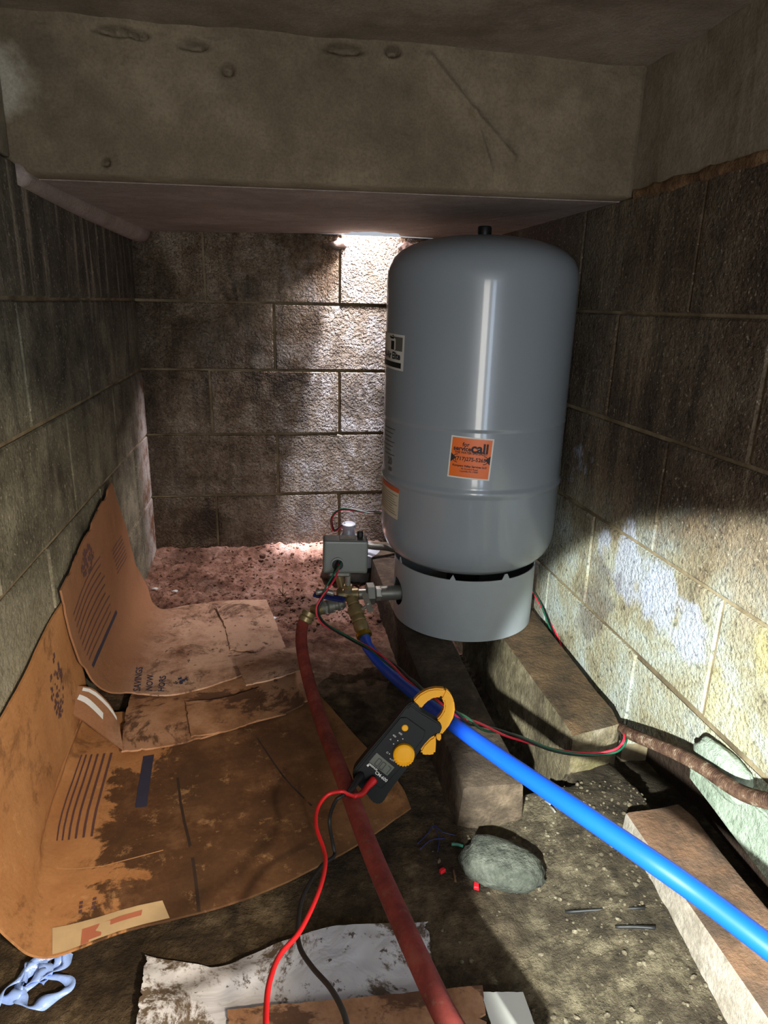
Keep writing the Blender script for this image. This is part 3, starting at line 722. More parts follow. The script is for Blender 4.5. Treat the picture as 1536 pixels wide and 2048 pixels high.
tube('steel_lever', crom([far(632, 1185, 1.47), far(650, 1183, 1.47), far(668, 1187, 1.47)], 4), .006, M['steel'], man)
lathe('hose_elbow', [(.010, 0), (.0145, .003), (.0145, .016), (.011, .020)], P1, M['brass'], man, P2-P1, 18)
# down-branch ball valve toward the blue pipe
B0, B1 = far(703, 1196, 1.52), far(730, 1276, 1.46); db = (B1-B0).normalized(); LB = (B1-B0).length
lathe('drain_valve', [(.010, 0), (.0135, .003), (.0135, .018), (.0105, .020), (.017, .026), (.018, .036), (.017, .046), (.0125, .048), (.0155, .052), (.0155, .062), (.013, .064), (.0165, .068), (.0165, .080), (.013, LB*.86)], B0, M['brass'], man, db, 20)
lathe('brass_collar', [(.014, 0), (.0175, .002), (.0175, .010), (.014, .012)], B1-db*.014, M['brassy'], man, db, 24, label='bright yellow brass collar')
tube('valve_stem', crom([B0+db*.036, B0+db*.034+V((.018, -.012, .012)), B0+db*.03+V((.028, -.016, .022))], 3), .004, M['steel'], man)
put_bm('steel_handle', bev_obb(B0+db*.028+V((.026, -.016, .02)), db, (1, 0, .2), V((0, -1, .6)).normalized(), (.05, .013, .003), .001, 1), M['steel'], man)
for k in range(3): hexa('jam_nut', P0+d1*(.002+.018*k), d1, .0168, .006, M['steel'], man)

# pressure switch on the riser
sw = thing('pressure_switch', X(.556)+V((0, -.006, .07)), 'small grey metal pressure switch box on top of the pipe manifold', 'switch')
SC = ony(690, 1108, -.765); EX = V((.995, -.06, -.03)).normalized(); EZ = V((.03, .10, .99)).normalized(); EY = EZ.cross(EX).normalized(); EZ = EX.cross(EY)
put_bm('switch_cover', bev_obb(SC, EX, EY, EZ, (.100, .060, .076), .006, 3), M['switch'], sw, smooth=False)
put_bm('cover_plate', bev_obb(SC+EZ*.039+EX*.004+EY*-.004, EX, EY, EZ, (.036, .030, .002), .0008, 1), M['steelD'], sw)
lathe('cover_nut', [(.006, 0), (.007, .003), (.007, .013), (.005, .016)], SC+EZ*.038+EX*.033, M['blackrub'], sw, EZ, 14, label='black knurled cover nut')
rg = []
HCn = SC-EY*.0305-EX*.018-EZ*.016
lathe('conduit_opening', [(.0155, 0), (.0155, .004), (.0125, .0042), (.0118, -.001)], HCn, M['switch'], sw, -EY, 24)
lathe('opening_shadow', [(.0118, -.001), (.0118, .0008)], HCn, M['blackrub'], sw, -EY, 24, label='dark cable opening')
put_bm('mounting_foot', bev_obb(SC-EZ*.044-EX*.012+EY*.004, EX, EY, EZ, (.05, .04, .012), .003, 1), M['steelD'], sw)

# well casing with cap
WC = V((.633, -.262, 0))
well = thing('well_cap', WC, 'round pale metal well cap standing in the soil behind the switch box', 'well cap')
lathe('casing', [(.080, -.02), (.080, .045)], WC, M['steelD'], well, seg=40)
lathe('cap_lid', [(.088, .040), (.094, .043), (.094, .062), (.090, .070), (.078, .080), (.055, .087), (.025, .089)], WC, M['cap'], well, seg=56)
lathe('cap_rim', [(.096, .036), (.098, .038), (.098, .048), (.096, .050)], WC, M['blackrub'], well, seg=56, label='dark rubber rim')
NB = ony(697, 1078, WC.y+.02); lathe('conduit_hub', [(.030, 0), (.026, .012), (.019, .020), (.017, .035), (.021, .037), (.021, .050), (.017, .053)], NB, M['cap'], well, (0, -.05, 1), 20)
for k in range(6):
    t = k*PI/3+.4; hexa('bolt', WC+V((math.cos(t)*.084, math.sin(t)*.084, .066)), (0, 0, 1), .007, .009, M['steel'], well)
cpts = crom([ony(735, 1092, -.33), ony(752, 1094, -.33), ony(775, 1096, -.32), (.80, -.30, .075), (.90, -.24, .05)], 22)
cf = tube('flexible_conduit', cpts, lambda t, i: .0085+(.0013 if i % 2 else 0), M['steelD'], None, cpts[0], 12); tag(cf, 'short grey ribbed conduit running from the well cap behind the tank', 'conduit')

# ------------------------------------------------------------------ hoses
hp = [P2-V((0, 0, 0)), far(606, 1248, 1.475), far(603, 1290, 1.43), far(617, 1360, 1.34), far(645, 1450, 1.20), far(688, 1560, 1.02), far(745, 1710, .86), far(815, 1870, .74), far(880, 2010, .66), far(935, 2110, .61), far(1010, 2260, .55)]
rh = thing('red_hose', P2, 'dull red rubber hose running from the brass elbow down to the foreground', 'hose')
tube('rubber_hose', crom(hp, 12), .0125, M['hose'], rh, seg=18)
lathe('brass_ferrule', [(.0125, 0), (.015, .002), (.015, .011), (.013, .013), (.0155, .015), (.0155, .024), (.013, .026)], P2-(hp[1]-P2).normalized()*.004, M['brass'], rh, hp[1]-P2, 20, label='brass hose ferrule')
bp = [B1, far(737, 1296, 1.42), far(775, 1341, 1.33), far(830, 1387, 1.20), far(905, 1447, 1.07), far(1010, 1522, .93), far(1144, 1613, .81), far(1280, 1706, .735), far(1400, 1790, .69), far(1536, 1893, .64), far(1700, 2020, .59)]
bl = tube('blue_water_pipe', crom(bp, 10), .0120, M['bluepipe'], None, B1, 20); tag(bl, 'bright blue plastic water pipe running from the manifold to the lower right', 'pipe')

# ------------------------------------------------------------------ twisted pump wires
main = [SC-EY*.026-EX*.018-EZ*.016, far(678, 1128, 1.49), far(664, 1160, 1.46), far(645, 1195, 1.445), far(636, 1222, 1.44), far(650, 1248, 1.43), far(700, 1276, 1.41), far(745, 1300, 1.36), far(800, 1342, 1.24), far(850, 1383, 1.10), far(884, 1407, 1.03),
        far(912, 1428, 1.04), far(960, 1452, 1.10), far(1030, 1472, 1.145), far(1100, 1498, 1.17), far(1165, 1508, 1.175), far(1215, 1505, 1.17), far(1240, 1494, 1.175), far(1247, 1470, 1.20), V((1.040, -1.12, .02)), V((1.044, -.98, .02)), V((1.044, -.84, .055)), V((1.040, -.74, .10)), V((1.040, -.62, .11)), V((1.0, -.47, .13)), V((.9, -.38, .16)), ony(775, 1027, -.30), ony(735, 1024, -.28), ony(685, 1018, -.26), ony(664, 1036, -.25), ony(668, 1062, -.245), NB+V((-.010, 0, .052))]
mp = crom(main, 12); mf = frames(mp)
cab = thing('pump_cable', main[0], 'loosely twisted red, green and black wires from the switch box to the well cap', 'cable')
acc = [0]
for i in range(1, len(mp)): acc.append(acc[-1]+(mp[i]-mp[i-1]).length)
for k, (mt, lb) in enumerate((('wr', 'red wire'), ('wg', 'green wire'), ('wk', 'black wire'))):
    path = []
    for i, p in enumerate(mp):
        t, a, b = mf[i]; ph = acc[i]*26+k*2*PI/3+1.4*math.sin(acc[i]*9); s_ = .0030+.0016*math.sin(acc[i]*17+k)
        path.append(p+(a*math.cos(ph)+b*math.sin(ph))*s_)
    tube('wire', path, .0021, M[mt], cab, None, 8, label=lb)

# ------------------------------------------------------------------ clamp meter
MO = far(640+690/4.8, 1340+780/4.8, 1.025); k_ = 1.025/FPX/4.8
EU = (R*.854-U*.52); EV = (R*.52+U*.854); NN = -F
meter = thing('clamp_meter', MO-NN*.03, 'black and yellow clamp meter closed around the wires above the blue pipe', 'clamp meter')
def uv(cx, cy, n=0): u = ((cx-690)*.854+(cy-780)*.52)*k_; v = ((cx-690)*.52-(cy-780)*.854)*k_; return MO+EU*u+EV*v+NN*n
def uvl(u, v, n=0): return MO+EU*u+EV*v+NN*n
def prism(name, pts2, n0, n1, mat, parent, bev=.002, mapf=uv, label=None, seg=2):
    bm = bmesh.new(); f = bm.faces.new([bm.verts.new(mapf(x, y, n0)) for x, y in pts2])
    e = bmesh.ops.extrude_face_region(bm, geom=[f]); d = NN*(n1-n0)
    for g in e['geom']:
        if isinstance(g, bmesh.types.BMVert): g.co += d
    bmesh.ops.recalc_face_normals(bm, faces=bm.faces)
    if bev:
        es = [e for e in bm.edges if len(e.link_faces) == 2 and e.calc_face_angle(0) > .3]
        bmesh.ops.bevel(bm, geom=es, offset=bev, segments=seg, affect='EDGES', clamp_overlap=True)
    o = put_bm(name, bm, mat, parent, label=label, smooth=True); sharp(o, 35); return o
body2 = [(350, 905), (480, 745), (640, 560), (770, 400), (835, 320), (890, 288), (945, 330), (975, 380), (1060, 440), (1120, 470), (1165, 515), (1150, 560), (1090, 600), (1000, 690), (900, 830), (810, 950), (660, 1150), (610, 1235), (560, 1262), (500, 1235), (455, 1175), (330, 1040), (318, 960)]
body2 = [(p.x, p.y) for p in crom([(x, y, 0) for x, y in body2+body2[:1]], 2)][:-1]
prism('meter_body', body2, -.016, .011, M['meterblack'], meter, .0018)
tb = prism('front_panel', [(500, 760), (770, 430), (830, 430), (1010, 560), (985, 640), (800, 880), (590, 1110), (340, 960)], .0105, .0125, M['meterblack'], meter, .001)
# jaw: fixed horn and moving half, from outer and inner outline
outer = [(890, 292), (950, 225), (1030, 180), (1110, 165), (1200, 172), (1250, 215), (1285, 290), (1292, 370), (1275, 450), (1235, 525), (1190, 580), (1160, 615)]
inner = [(965, 365), (1000, 320), (1050, 275), (1105, 252), (1160, 255), (1185, 290), (1190, 335), (1180, 385), (1150, 430), (1115, 468), (1140, 500), (1140, 590)]
def jaw(i0, i1, name):
    return prism(name, outer[i0:i1+1]+list(reversed(inner[i0:i1+1])), -.010, .007, M['yellow'], meter, .0022, label='yellow '+name.replace('_', ' '))
jaw(0, 4, 'fixed_jaw'); jaw(4, 11, 'moving_jaw')
prism('jaw_hinge_tip', [(1115, 600), (1160, 600), (1160, 660), (1135, 672), (1112, 640)], -.006, .006, M['yellow'], meter, .0012)
prism('jaw_trigger', [(1110, 615), (1112, 700), (1105, 800), (1030, 812), (970, 800), (958, 768), (990, 710), (1050, 650)], -.008, .005, M['yellow'], meter, .003, label='yellow jaw trigger')
prism('jaw_collar', [(860, 300), (975, 385), (1130, 478), (1168, 520), (1140, 590), (1010, 545), (860, 400), (835, 340)], .004, .0145, M['meterblack'], meter, .002)
dl = lathe('dial_knob', [(.0162, 0), (.0165, .002), (.0160, .009), (.0145, .0105), (.01, .0110)], uv(802, 775, .011), M['yellow'], meter, NN, 40, label='round yellow selector dial')
for k in range(9):
    t = math.radians(200+k*16); c_ = uv(802, 775, .0205)
    put_bm('dial_rib', bev_obb(c_+(R*math.cos(t)+U*math.sin(t))*.0145, R*math.cos(t)+U*math.sin(t), -R*math.sin(t)+U*math.cos(t), NN, (.003, .0012, .004), 0), M['yellow'], dl)
lathe('hold_button', [(.0050, 0), (.0050, .002), (.004, .003)], uv(813, 530, .0115), M['yellow'], meter, NN, 24, label='small round yellow button')
scn = prism('display', [(545, 765), (715, 905), (645, 985), (472, 850)], .0122, .0133, M['lcd'], meter, .0004, label='grey liquid crystal display')
def meter_text(s, size, cx, cy, ang, bold=0, align='CENTER', n=.0130):
    vs, fs = text_mesh(s, size, bold, align); c_ = uv(cx, cy, n); ca, sa = math.cos(ang), math.sin(ang); ex = R*ca+U*sa; ey_ = -R*sa+U*ca
    return [c_+ex*v.x+ey_*v.y for v in vs], fs
def join_geo(*g):
    V_, F_ = [], []
    for vs, fs in g: b = len(V_); V_ += vs; F_ += [[b+i for i in f] for f in fs]
    return V_, F_
TA = math.radians(-39)
def seg_digits(s, cx, cy, h_):
    segs = {'0': 'abcdef', '1': 'bc', '7': 'abc'}; G = []; c_ = uv(cx, cy, .0136); ex = R*math.cos(TA)+U*math.sin(TA); ey_ = -R*math.sin(TA)+U*math.cos(TA); w_ = h_*.5; x = 0
    for ch in s:
        if ch == '.': p = [(x-.0008, 0), (x+.0004, 0), (x+.0004, .0012), (x-.0008, .0012)]; G.append(([c_+ex*a+ey_*b for a, b in p], [(0, 1, 2, 3)])); x += .0012; continue
        L_ = {'a': (0, h_, w_, h_), 'b': (w_, h_, w_, h_/2), 'c': (w_, h_/2, w_, 0), 'd': (0, 0, w_, 0), 'e': (0, 0, 0, h_/2), 'f': (0, h_/2, 0, h_)}
        for q in segs[ch]:
            vs, fs = line(*L_[q], .0013); G.append(([c_+ex*(v[0]+x)+ey_*v[1] for v in vs], fs))
        x += w_+.0026
    return join_geo(*G)
g = seg_digits('00.7', 522, 872, .0115); put('digits', g[0], g[1], M['inkb'], scn)
g = join_geo(meter_text('GREENLEE', .0036, 505, 905, TA, .0001), meter_text('CM-600', .0068, 580, 1002, TA, .00012), ([uv(448, 885, .013), uv(462, 872, .013), uv(476, 885, .013), uv(462, 900, .013)], [(0, 1, 2, 3)]),
    meter_text('\u03a9', .0040, 640, 770, TA), meter_text('OFF', .0036, 695, 845, TA+.2), meter_text('A', .0042, 672, 645, TA), meter_text('400', .0040, 708, 612, TA), meter_text('600', .0040, 765, 590, TA),
    *[([uv(x+5.5*math.cos(t*PI/4), y+5.5*math.sin(t*PI/4), .013) for t in range(8)][::-1], [tuple(range(8))]) for x, y in ((705, 682), (745, 650), (793, 634), (666, 776), (674, 823))])
put('lettering', g[0], g[1], M['white'], meter, label='white printing on the meter face')
# test leads
j1 = uv(500, 1020, .012)
rl = thing('red_test_lead', j1, 'red test lead with red plug curling from the clamp meter to the bottom edge', 'test lead')
rp = [uv(520, 1010, .017), far(735, 1573, .995), far(723, 1588, .975), far(708, 1592, .955)]
tube('plug', crom(rp, 6), lambda t, i: .0062-.0028*t, M['leadr'], rl, seg=14)
tube('lead', crom([rp[-1], far(696, 1588, .945), far(683, 1583, .94), far(655, 1590, .94), far(635, 1618, .92), far(633, 1655, .88), far(648, 1700, .84), far(650, 1735, .80), far(635, 1790, .74), far(600, 1862, .68), far(560, 1910, .64), far(540, 1960, .60), far(533, 2010, .57), far(532, 2060, .54), far(535, 2150, .5)], 10), .0026, M['leadr'], rl, seg=10)
kl = thing('black_test_lead', uv(400, 1000, .012), 'black test lead crossing the red hose and trailing to the bottom edge', 'test lead')
kp = [uv(395, 980, .014), far(713, 1562, .995), far(704, 1577, .97), far(694, 1587, .95)]
tube('plug', crom(kp, 6), lambda t, i: .0062-.003*t, M['blackrub'], kl, seg=14)
tube('lead', crom([kp[-1], far(682, 1593, .935), far(670, 1604, .935), far(659, 1640, .95), far(666, 1690, .93), far(668, 1712, .92), far(640, 1735, .88), far(607, 1790, .80), far(596, 1850, .74), far(600, 1895, .70), far(625, 1935, .66), far(660, 1975, .62), far(685, 2020, .59), far(695, 2060, .57), far(705, 2150, .52)], 10), .0026, M['blackrub'], kl, seg=10)

# ------------------------------------------------------------------ rusty conduit along the right wall
rc = crom([(1.030, -1.15, .03), onx(1262, 1468, 1.000), onx(1310, 1488, .992), onx(1360, 1510, .992), onx(1410, 1538, .995), onx(1460, 1572, .995), onx(1500, 1592, .995), onx(1560, 1606, .99), onx(1680, 1620, .99)], 60)
o = tube('rusty_conduit', rc, lambda t, i: .0086+.0021*math.cos(i*PI/2), M['rconduit'], None, rc[0], 12); tag(o, 'rusty ribbed metal conduit curving along the foot of the right wall', 'conduit')

# ------------------------------------------------------------------ cardboard
def sheet_fn(grid, wob=.002, seed=0):
    nr, nc = len(grid), len(grid[0]); g = [[V(p) for p in r] for r in grid]
    def cr(ps, t):
        n = len(ps)-1; x = min(t*n, n-1e-6); i = int(x); f_ = x-i
        p0 = ps[i-1] if i > 0 else ps[0]*2-ps[1]; p3 = ps[i+2] if i+2 <= n else ps[n]*2-ps[n-1]; a, b = ps[i], ps[i+1]
        return .5*((2*a)+(b-p0)*f_+(2*p0-5*a+4*b-p3)*f_*f_+(3*a-p0-3*b+p3)*f_**3)
    def S_(u, v, n=0.0):     # u across columns, v across rows
        P_ = lambda u, v: cr([cr(r, u) for r in g], v)
        p = P_(u, v); e = .01; du = P_(min(1, u+e), v)-P_(max(0, u-e), v); dv = P_(u, min(1, v+e))-P_(u, max(0, v-e)); nn = du.cross(dv)
        nn = nn.normalized() if nn.length > 1e-9 else V((0, 0, 1))
        if nn.z < 0 or (abs(nn.z) < .3 and nn.x < 0): nn = -nn
        w_ = wob*fbm(p+V((seed, 0, 0)), 7, 3)+wob*.3*fbm(p+V((seed, 0, 0)), 25, 2)
        return p+nn*(w_+n)
    return S_
def sheet(name, S_, nu, nv, mat, th=.003, parent=None, origin=None, edge=.0, seed=0, label=None):
    def inset(t, s_): return t
    top = []; bot = []
    for j in range(nv+1):
        for i in range(nu+1):
            u, v = i/nu, j/nv
            if edge:
                eu = edge*fbm((v*9, seed, 0), 1, 3); ev = edge*fbm((u*9, seed, 5), 1, 3)
                u2 = u+eu*(abs(u-.5)*2)**6*(1 if u < .5 else -1); v2 = v+ev*(abs(v-.5)*2)**6*(1 if v < .5 else -1); u2 = min(1, max(0, u2)); v2 = min(1, max(0, v2))
            else: u2, v2 = u, v
            top.append(S_(u2, v2, th/2)); bot.append(S_(u2, v2, -th/2))
    vs = top+bot; N_ = len(top); w_ = nu+1; fs = []
    for j in range(nv):
        for i in range(nu):
            a = j*w_+i; fs.append((a, a+1, a+1+w_, a+w_)); fs.append((N_+a, N_+a+w_, N_+a+1+w_, N_+a+1))
    bd = [i for i in range(nu+1)]+[j*w_+nu for j in range(1, nv+1)]+[nv*w_+i for i in range(nu-1, -1, -1)]+[j*w_ for j in range(nv-1, 0, -1)]
    for k in range(len(bd)): a, b = bd[k], bd[(k+1) % len(bd)]; fs.append((a, a+N_, b+N_, b))
    o = put(name, vs, fs, mat, parent, origin, True, label); sharp(o, 50); return o
def on_sheet(name, S_, quads, mat, parent, lift=.0024, label=None):   # printing: quads in sheet (u, v)
    vs = []; fs = []
    for q in quads:
        n = 6; b = len(vs); (a, b_, c, d) = q
        for i in range(n+1):
            for j in range(2):
                t = i/n; p = [a[k]+(b_[k]-a[k])*t for k in (0, 1)]; r_ = [d[k]+(c[k]-d[k])*t for k in (0, 1)]
                x = p if j == 0 else r_; vs.append(S_(x[0], x[1], lift))
        for i in range(n): fs.append((b+2*i, b+2*i+2, b+2*i+3, b+2*i+1))
    return put(name, vs, fs, mat, parent, label=label)
zA = .012
fA = onz(500, 1795, zA); fA2 = onz(700, 1700, zA); cR = onz(822, 1612, zA)
SA = sheet_fn([
    [(.012, -1.487, .25), (.022, -1.487, .12), (.050, -1.487, .040), (.090, -1.487, .004), (.18, -1.466, zA-.006), (fA.x, fA.y, zA), (fA2.x, fA2.y, zA), (cR.x, cR.y, zA-.004)],
    [(.012, -1.37, .245), (.020, -1.37, .12), (.038, -1.37, .040), (.062, -1.37, .006), (.18, -1.36, zA), (.35, -1.33, zA), (.49, -1.28, zA), (.590, -1.245, zA)],
    [(.012, -1.25, .255), (.018, -1.25, .12), (.026, -1.25, .040), (.036, -1.25, .006), (.18, -1.25, zA), (.34, -1.22, zA), (.46, -1.17, zA), (.560, -1.17, zA)],
    [(.011, -1.10, .275), (.014, -1.10, .12), (.018, -1.10, .040), (.028, -1.10, .006), (.18, -1.10, zA), (.32, -1.07, zA), (.43, -1.04, zA), (.515, -1.06, zA)],
    [(.009, -.95, .28), (.011, -.95, .12), (.014, -.95, .040), (.024, -.95, .006), (.18, -.95, zA), (.30, -.93, zA), (.39, -.92, zA), (.470, -.94, zA)]], .0022, 0)
cbA = thing('cardboard_sheet', (.3, -1.25, zA), 'large wet orange-brown cardboard sheet folded up the left wall, lowest layer', 'cardboard')
sheet('panel', SA, 110, 60, M['cardA'], .0035, cbA)
# printed lines on its wall side
qs = []
for k in range(6):
    u0 = .435+.012*k; qs.append(((u0, .42), (u0-.004*k*.3, .78), (u0-.004*k*.3+.0035, .78), (u0+.0035, .42)))
on_sheet('printed_lines', SA, qs, M['print'], cbA, label='faded printed lines')
on_sheet('printed_bar', SA, [((.548, .52), (.540, .74), (.556, .74), (.564, .52))], M['printb'], cbA, label='dark blue printed bar')
# oval dotted mark near the top of the wall panel
rnd = random.Random(5); qs = []
def dots(cu, cv, ru, rv, n, s_):
    out = []
    for _ in range(n):
        a = rnd.uniform(0, 6.28); r_ = rnd.random()**.5; u = cu+ru*r_*math.cos(a); v = cv+rv*r_*math.sin(a); k = s_*rnd.uniform(.5, 1.3)
        out.append(((u-k*.5, v-k), (u+k*.5, v-k), (u+k*.5, v+k*.7), (u-k*.5, v+k*.7)))
    return out
on_sheet('printed_mark', SA, dots(.10, .735, .055, .055, 60, .007), M['print'], cbA, label='faded oval printed mark')
on_sheet('fold_crease', SA, [((.655, .0), (.600, .62), (.6035, .62), (.6585, .0)), ((.80, .30), (.74, .72), (.743, .72), (.803, .30))], M['creased'], cbA, .0020, label='dark wet fold creases')
on_sheet('pale_crease', SA, [((.440, .30), (.52, .275), (.52, .279), (.440, .304)), ((.52, .275), (.60, .285), (.60, .289), (.52, .279))], M['creasep'], cbA, .0020, label='pale curved crease')
# white label with red print at the front corner
lb = on_sheet('paper_label', SA, [((.440, .003), (.625, .003), (.612, .075), (.437, .085))], M['tanlabel'], cbA, .0028, label='pale paper label at the front corner')
on_sheet('label_print', SA, [((.50, .003), (.515, .003), (.515, .052), (.50, .052)), ((.50, .036), (.59, .036), (.59, .055), (.50, .055)), ((.515, .010), (.535, .010), (.535, .036), (.515, .036))], M['printr'], cbA, .0032, label='faded red print')
on_sheet('handling_marks', SA, [((.49+.022*k, .115+.016*j), (.496+.022*k, .115+.016*j), (.496+.022*k, .125+.016*j), (.49+.022*k, .125+.016*j)) for k in range(2) for j in range(3)], M['print'], cbA)
# middle layer
zM = .020
g0 = [onz(*q, zM) for q in ((243, 1503), (300, 1497), (385, 1482), (470, 1456), (572, 1428))]
g0 = [V((p.x, p.y, zM)) for p in g0]
SM = sheet_fn([g0, [(.09, -.98, zM), (.16, -.98, zM), (.23, -.97, zM), (.33, -.95, zM), (.455, -.97, zM)], [(.09, -.86, zM), (.16, -.86, zM), (.24, -.86, zM), (.33, -.86, zM), (.47, -.86, zM-.004)]], .002, 4)
cbM = thing('cardboard_sheet', (.25, -.95, zM), 'narrow stained cardboard layer between the top sheet and the wet sheet below', 'cardboard')
sheet('panel', SM, 60, 26, M['cardM'], .0035, cbM, edge=.03)
pt = sheet_fn([[onz(382, 1474, zM+.006), onz(455, 1462, zM+.006), onz(520, 1440, zM+.006)], [onz(370, 1404, zM+.006), onz(440, 1398, zM+.006), onz(520, 1375, zM+.006)]], .0012, 9)
pm = sheet('torn_patch', pt, 22, 14, M['cardM'], .003, cbM, edge=.04, seed=4)
# top layer, peaking up the wall
zB = .031
q1 = onz(360, 1388, zB); q2 = onz(480, 1352, zB); q3 = onz(555, 1310, zB)
SB = sheet_fn([
    [(.020, -.600, .393), (.021, -.50, .24), (.024, -.435, .12), (.040, -.415, .055), (.085, -.51, zB-.005), (.16, -.50, zB-.004), (.24, -.485, zB-.004), (.36, -.49, zB-.004)],
    [(.018, -.74, .366), (.021, -.70, .24), (.026, -.66, .12), (.044, -.64, .055), (.09, -.65, zB), (.17, -.64, zB), (.25, -.63, zB), (.385, -.62, zB)],
    [(.016, -.89, .338), (.020, -.87, .24), (.028, -.84, .12), (.048, -.81, .055), (.10, -.79, zB), (.18, -.78, zB), (.27, -.76, zB), (.400, -.74, zB)],
    [(.016, -1.03, .31), (.022, -1.02, .21), (.032, -.99, .12), (.058, -.96, .060), (.115, -.93, zB), (q1.x, q1.y, zB), (q2.x, q2.y, zB), (q3.x, q3.y, zB)]], .0018, 2)
cbB = thing('cardboard_sheet', (.2, -.75, zB), 'dusty brown cardboard sheet on top, rising to a peak on the left wall', 'cardboard')
sheet('panel', SB, 110, 60, M['cardB'], .0035, cbB, edge=.02, seed=2)
qs = []
for k in range(9):
    u0 = .10+.020*k; qs.append(((u0, .45+.02*(k % 3)), (u0, .93), (u0+.004, .93), (u0+.004, .45+.02*(k % 3))))
on_sheet('printed_lines', SB, qs, M['print'], cbB, label='columns of faded fine print')
on_sheet('printed_bar', SB, [((.285, .42), (.285, .93), (.300, .93), (.300, .42))], M['printb'], cbB, label='dark blue printed bar')
on_sheet('printed_mark', SB, dots(.06, .62, .042, .10, 90, .010), M['print'], cbB, label='faded oval printed mark')
qs = [((.13+.012*k, .10), (.13+.012*k, .28), (.133+.012*k, .28), (.133+.012*k, .10)) for k in range(7)]
on_sheet('printed_box', SB, qs, M['print'], cbB, label='small faded printed box')
def sheet_text(s, size, u0, v0, du, dv, S_, mat, parent, name='lettering', label=None):
    # du: (u, v) step per metre of text x; dv: per metre of text y
    vs, fs = text_mesh(s, size, .0004, 'LEFT'); vs, fs = tess(vs, fs, .02)
    return put(name, [S_(u0+v.x*du[0]+v.y*dv[0], v0+v.x*du[1]+v.y*dv[1], .0026) for v in vs], fs, mat, parent, label=label)
for k, (t, s_) in enumerate((('SAVINGS', .026), ('NOW', .024), ('HORS', .022))):
    sheet_text(t, s_, .560+.05*k, .985-(.0 if k == 0 else .01), (.0, -2.3), (-1.6, .0), SB, M['printb'], cbB, label='purple printed word ' + t)
on_sheet('round_stamp', SB, dots(.715, .90, .018, .03, 26, .007), M['printb'], cbB)
# folded flap at its front corner with strips of clear tape
fz = [[onz(150, 1372, .10), onz(185, 1378, .085), onz(218, 1408, .06), onz(236, 1440, .04)], [onz(137, 1425, .075), onz(165, 1440, .06), onz(205, 1470, .04), onz(246, 1500, .026)]]
SF = sheet_fn([[V(p) for p in r] for r in fz], .0008, 5)
fp = sheet('corner_flap', SF, 30, 12, M['cardB'], .0035, cbB, label='bent corner flap with clear tape')
on_sheet('tape_strip', SF, [((.15, .05), (.92, .05), (.92, .16), (.15, .16)), ((.12, .30), (.60, .42), (.62, .60), (.10, .48))], M['clear'], fp, .0024, label='shiny strip of tape')
# torn curled piece at the right
SC_ = sheet_fn([[onz(468, 1318, .045), onz(530, 1302, .055), onz(596, 1295, .045)], [onz(480, 1344, .060), onz(545, 1330, .070), onz(601, 1318, .060)], [onz(492, 1372, .068), onz(550, 1358, .074), onz(606, 1338, .064)]], .0015, 7)
tp = thing('cardboard_scrap', SC_(.5, .5), 'small torn cardboard scrap with lifted edge beside the red hose', 'cardboard')
sheet('panel', SC_, 24, 18, M['cardB'], .003, tp, edge=.05)
S2 = sheet_fn([[onz(430, 1212, .034), onz(480, 1203, .036), onz(533, 1200, .034)], [onz(450, 1255, .036), onz(500, 1255, .038), onz(558, 1262, .034)], [onz(460, 1300, .036), onz(520, 1305, .036), onz(578, 1312, .034)]], .0015, 8)
tp = thing('cardboard_scrap', S2(.5, .5), 'pale torn cardboard scrap lying farthest back on the top sheet', 'cardboard')
sheet('panel', S2, 26, 22, M['cardB'], .003, tp, edge=.06, seed=3)

# papers and scraps in the foreground
zP = -.005
def pg(*pts): return [V((onz(x, y, z))) for x, y, z in pts]
SP = sheet_fn([pg((268, 2080, zP), (380, 2090, zP), (520, 2100, zP), (640, 2090, zP), (760, 2070, zP), (878, 2050, zP)),
               pg((275, 2010, zP+.006), (370, 2000, zP+.012), (470, 2000, zP), (600, 1990, zP+.003), (740, 1985, zP), (868, 1975, zP)),
               pg((284, 1965, zP+.010), (380, 1955, zP+.002), (480, 1948, zP+.008), (600, 1935, zP), (740, 1915, zP), (862, 1905, zP)),
               pg((290, 1908, zP+.004), (390, 1925, zP), (455, 1925, zP), (580, 1880, zP), (690, 1852, zP), (856, 1842, zP))], .006, 3)
pp = thing('crumpled_paper', SP(.5, .5), 'crumpled white paper sheet smeared with soil at the bottom of the picture', 'paper')
sheet('paper_sheet', SP, 110, 50, M['paper'], .001, pp, edge=.02, seed=8)
SQ = sheet_fn([pg((460, 2110, .006), (700, 2110, .006), (980, 2110, .006)), pg((455, 2022, .004), (700, 1998, .006), (965, 1972, .004))], .002, 6)
pp = thing('cardboard_scrap', SQ(.5, .5), 'brown soaked cardboard strip lying over the white paper, bottom edge', 'cardboard')
sheet('panel', SQ, 60, 16, M['cardM'], .003, pp, edge=.05, seed=5)
SR = sheet_fn([pg((1000, 2110, -.004), (1090, 2105, -.004)), pg((962, 1984, -.004), (1046, 1984, -.004))], .001, 6)
pp = thing('paper_scrap', SR(.5, .5), 'clean bluish white paper scrap at the right of the soaked cardboard', 'paper')
sheet('paper_sheet', SR, 14, 14, M['white'], .001, pp, edge=.02, seed=5)
def scrap_tube(name, a, b, r, mat, label, cat, group=None):
    a, b = V(a), V(b); mid = (a+b)/2+V((0, 0, r*.5)); o = tube(name, crom([a, mid, b], 4), r, mat, None, a, 8); tag(o, label, cat, group); return o
fz_ = lambda px, py, h_=.003: (lambda p: V((p.x, p.y, floor_z(p.x, p.y)+h_)))(onz(px, py, -.01))
scrap_tube('insulation_sleeve', fz_(975, 1983), fz_(1028, 1977), .0022, M['greenbit'], 'green stripped wire sleeve at the top of the white paper scrap', 'wire scrap')
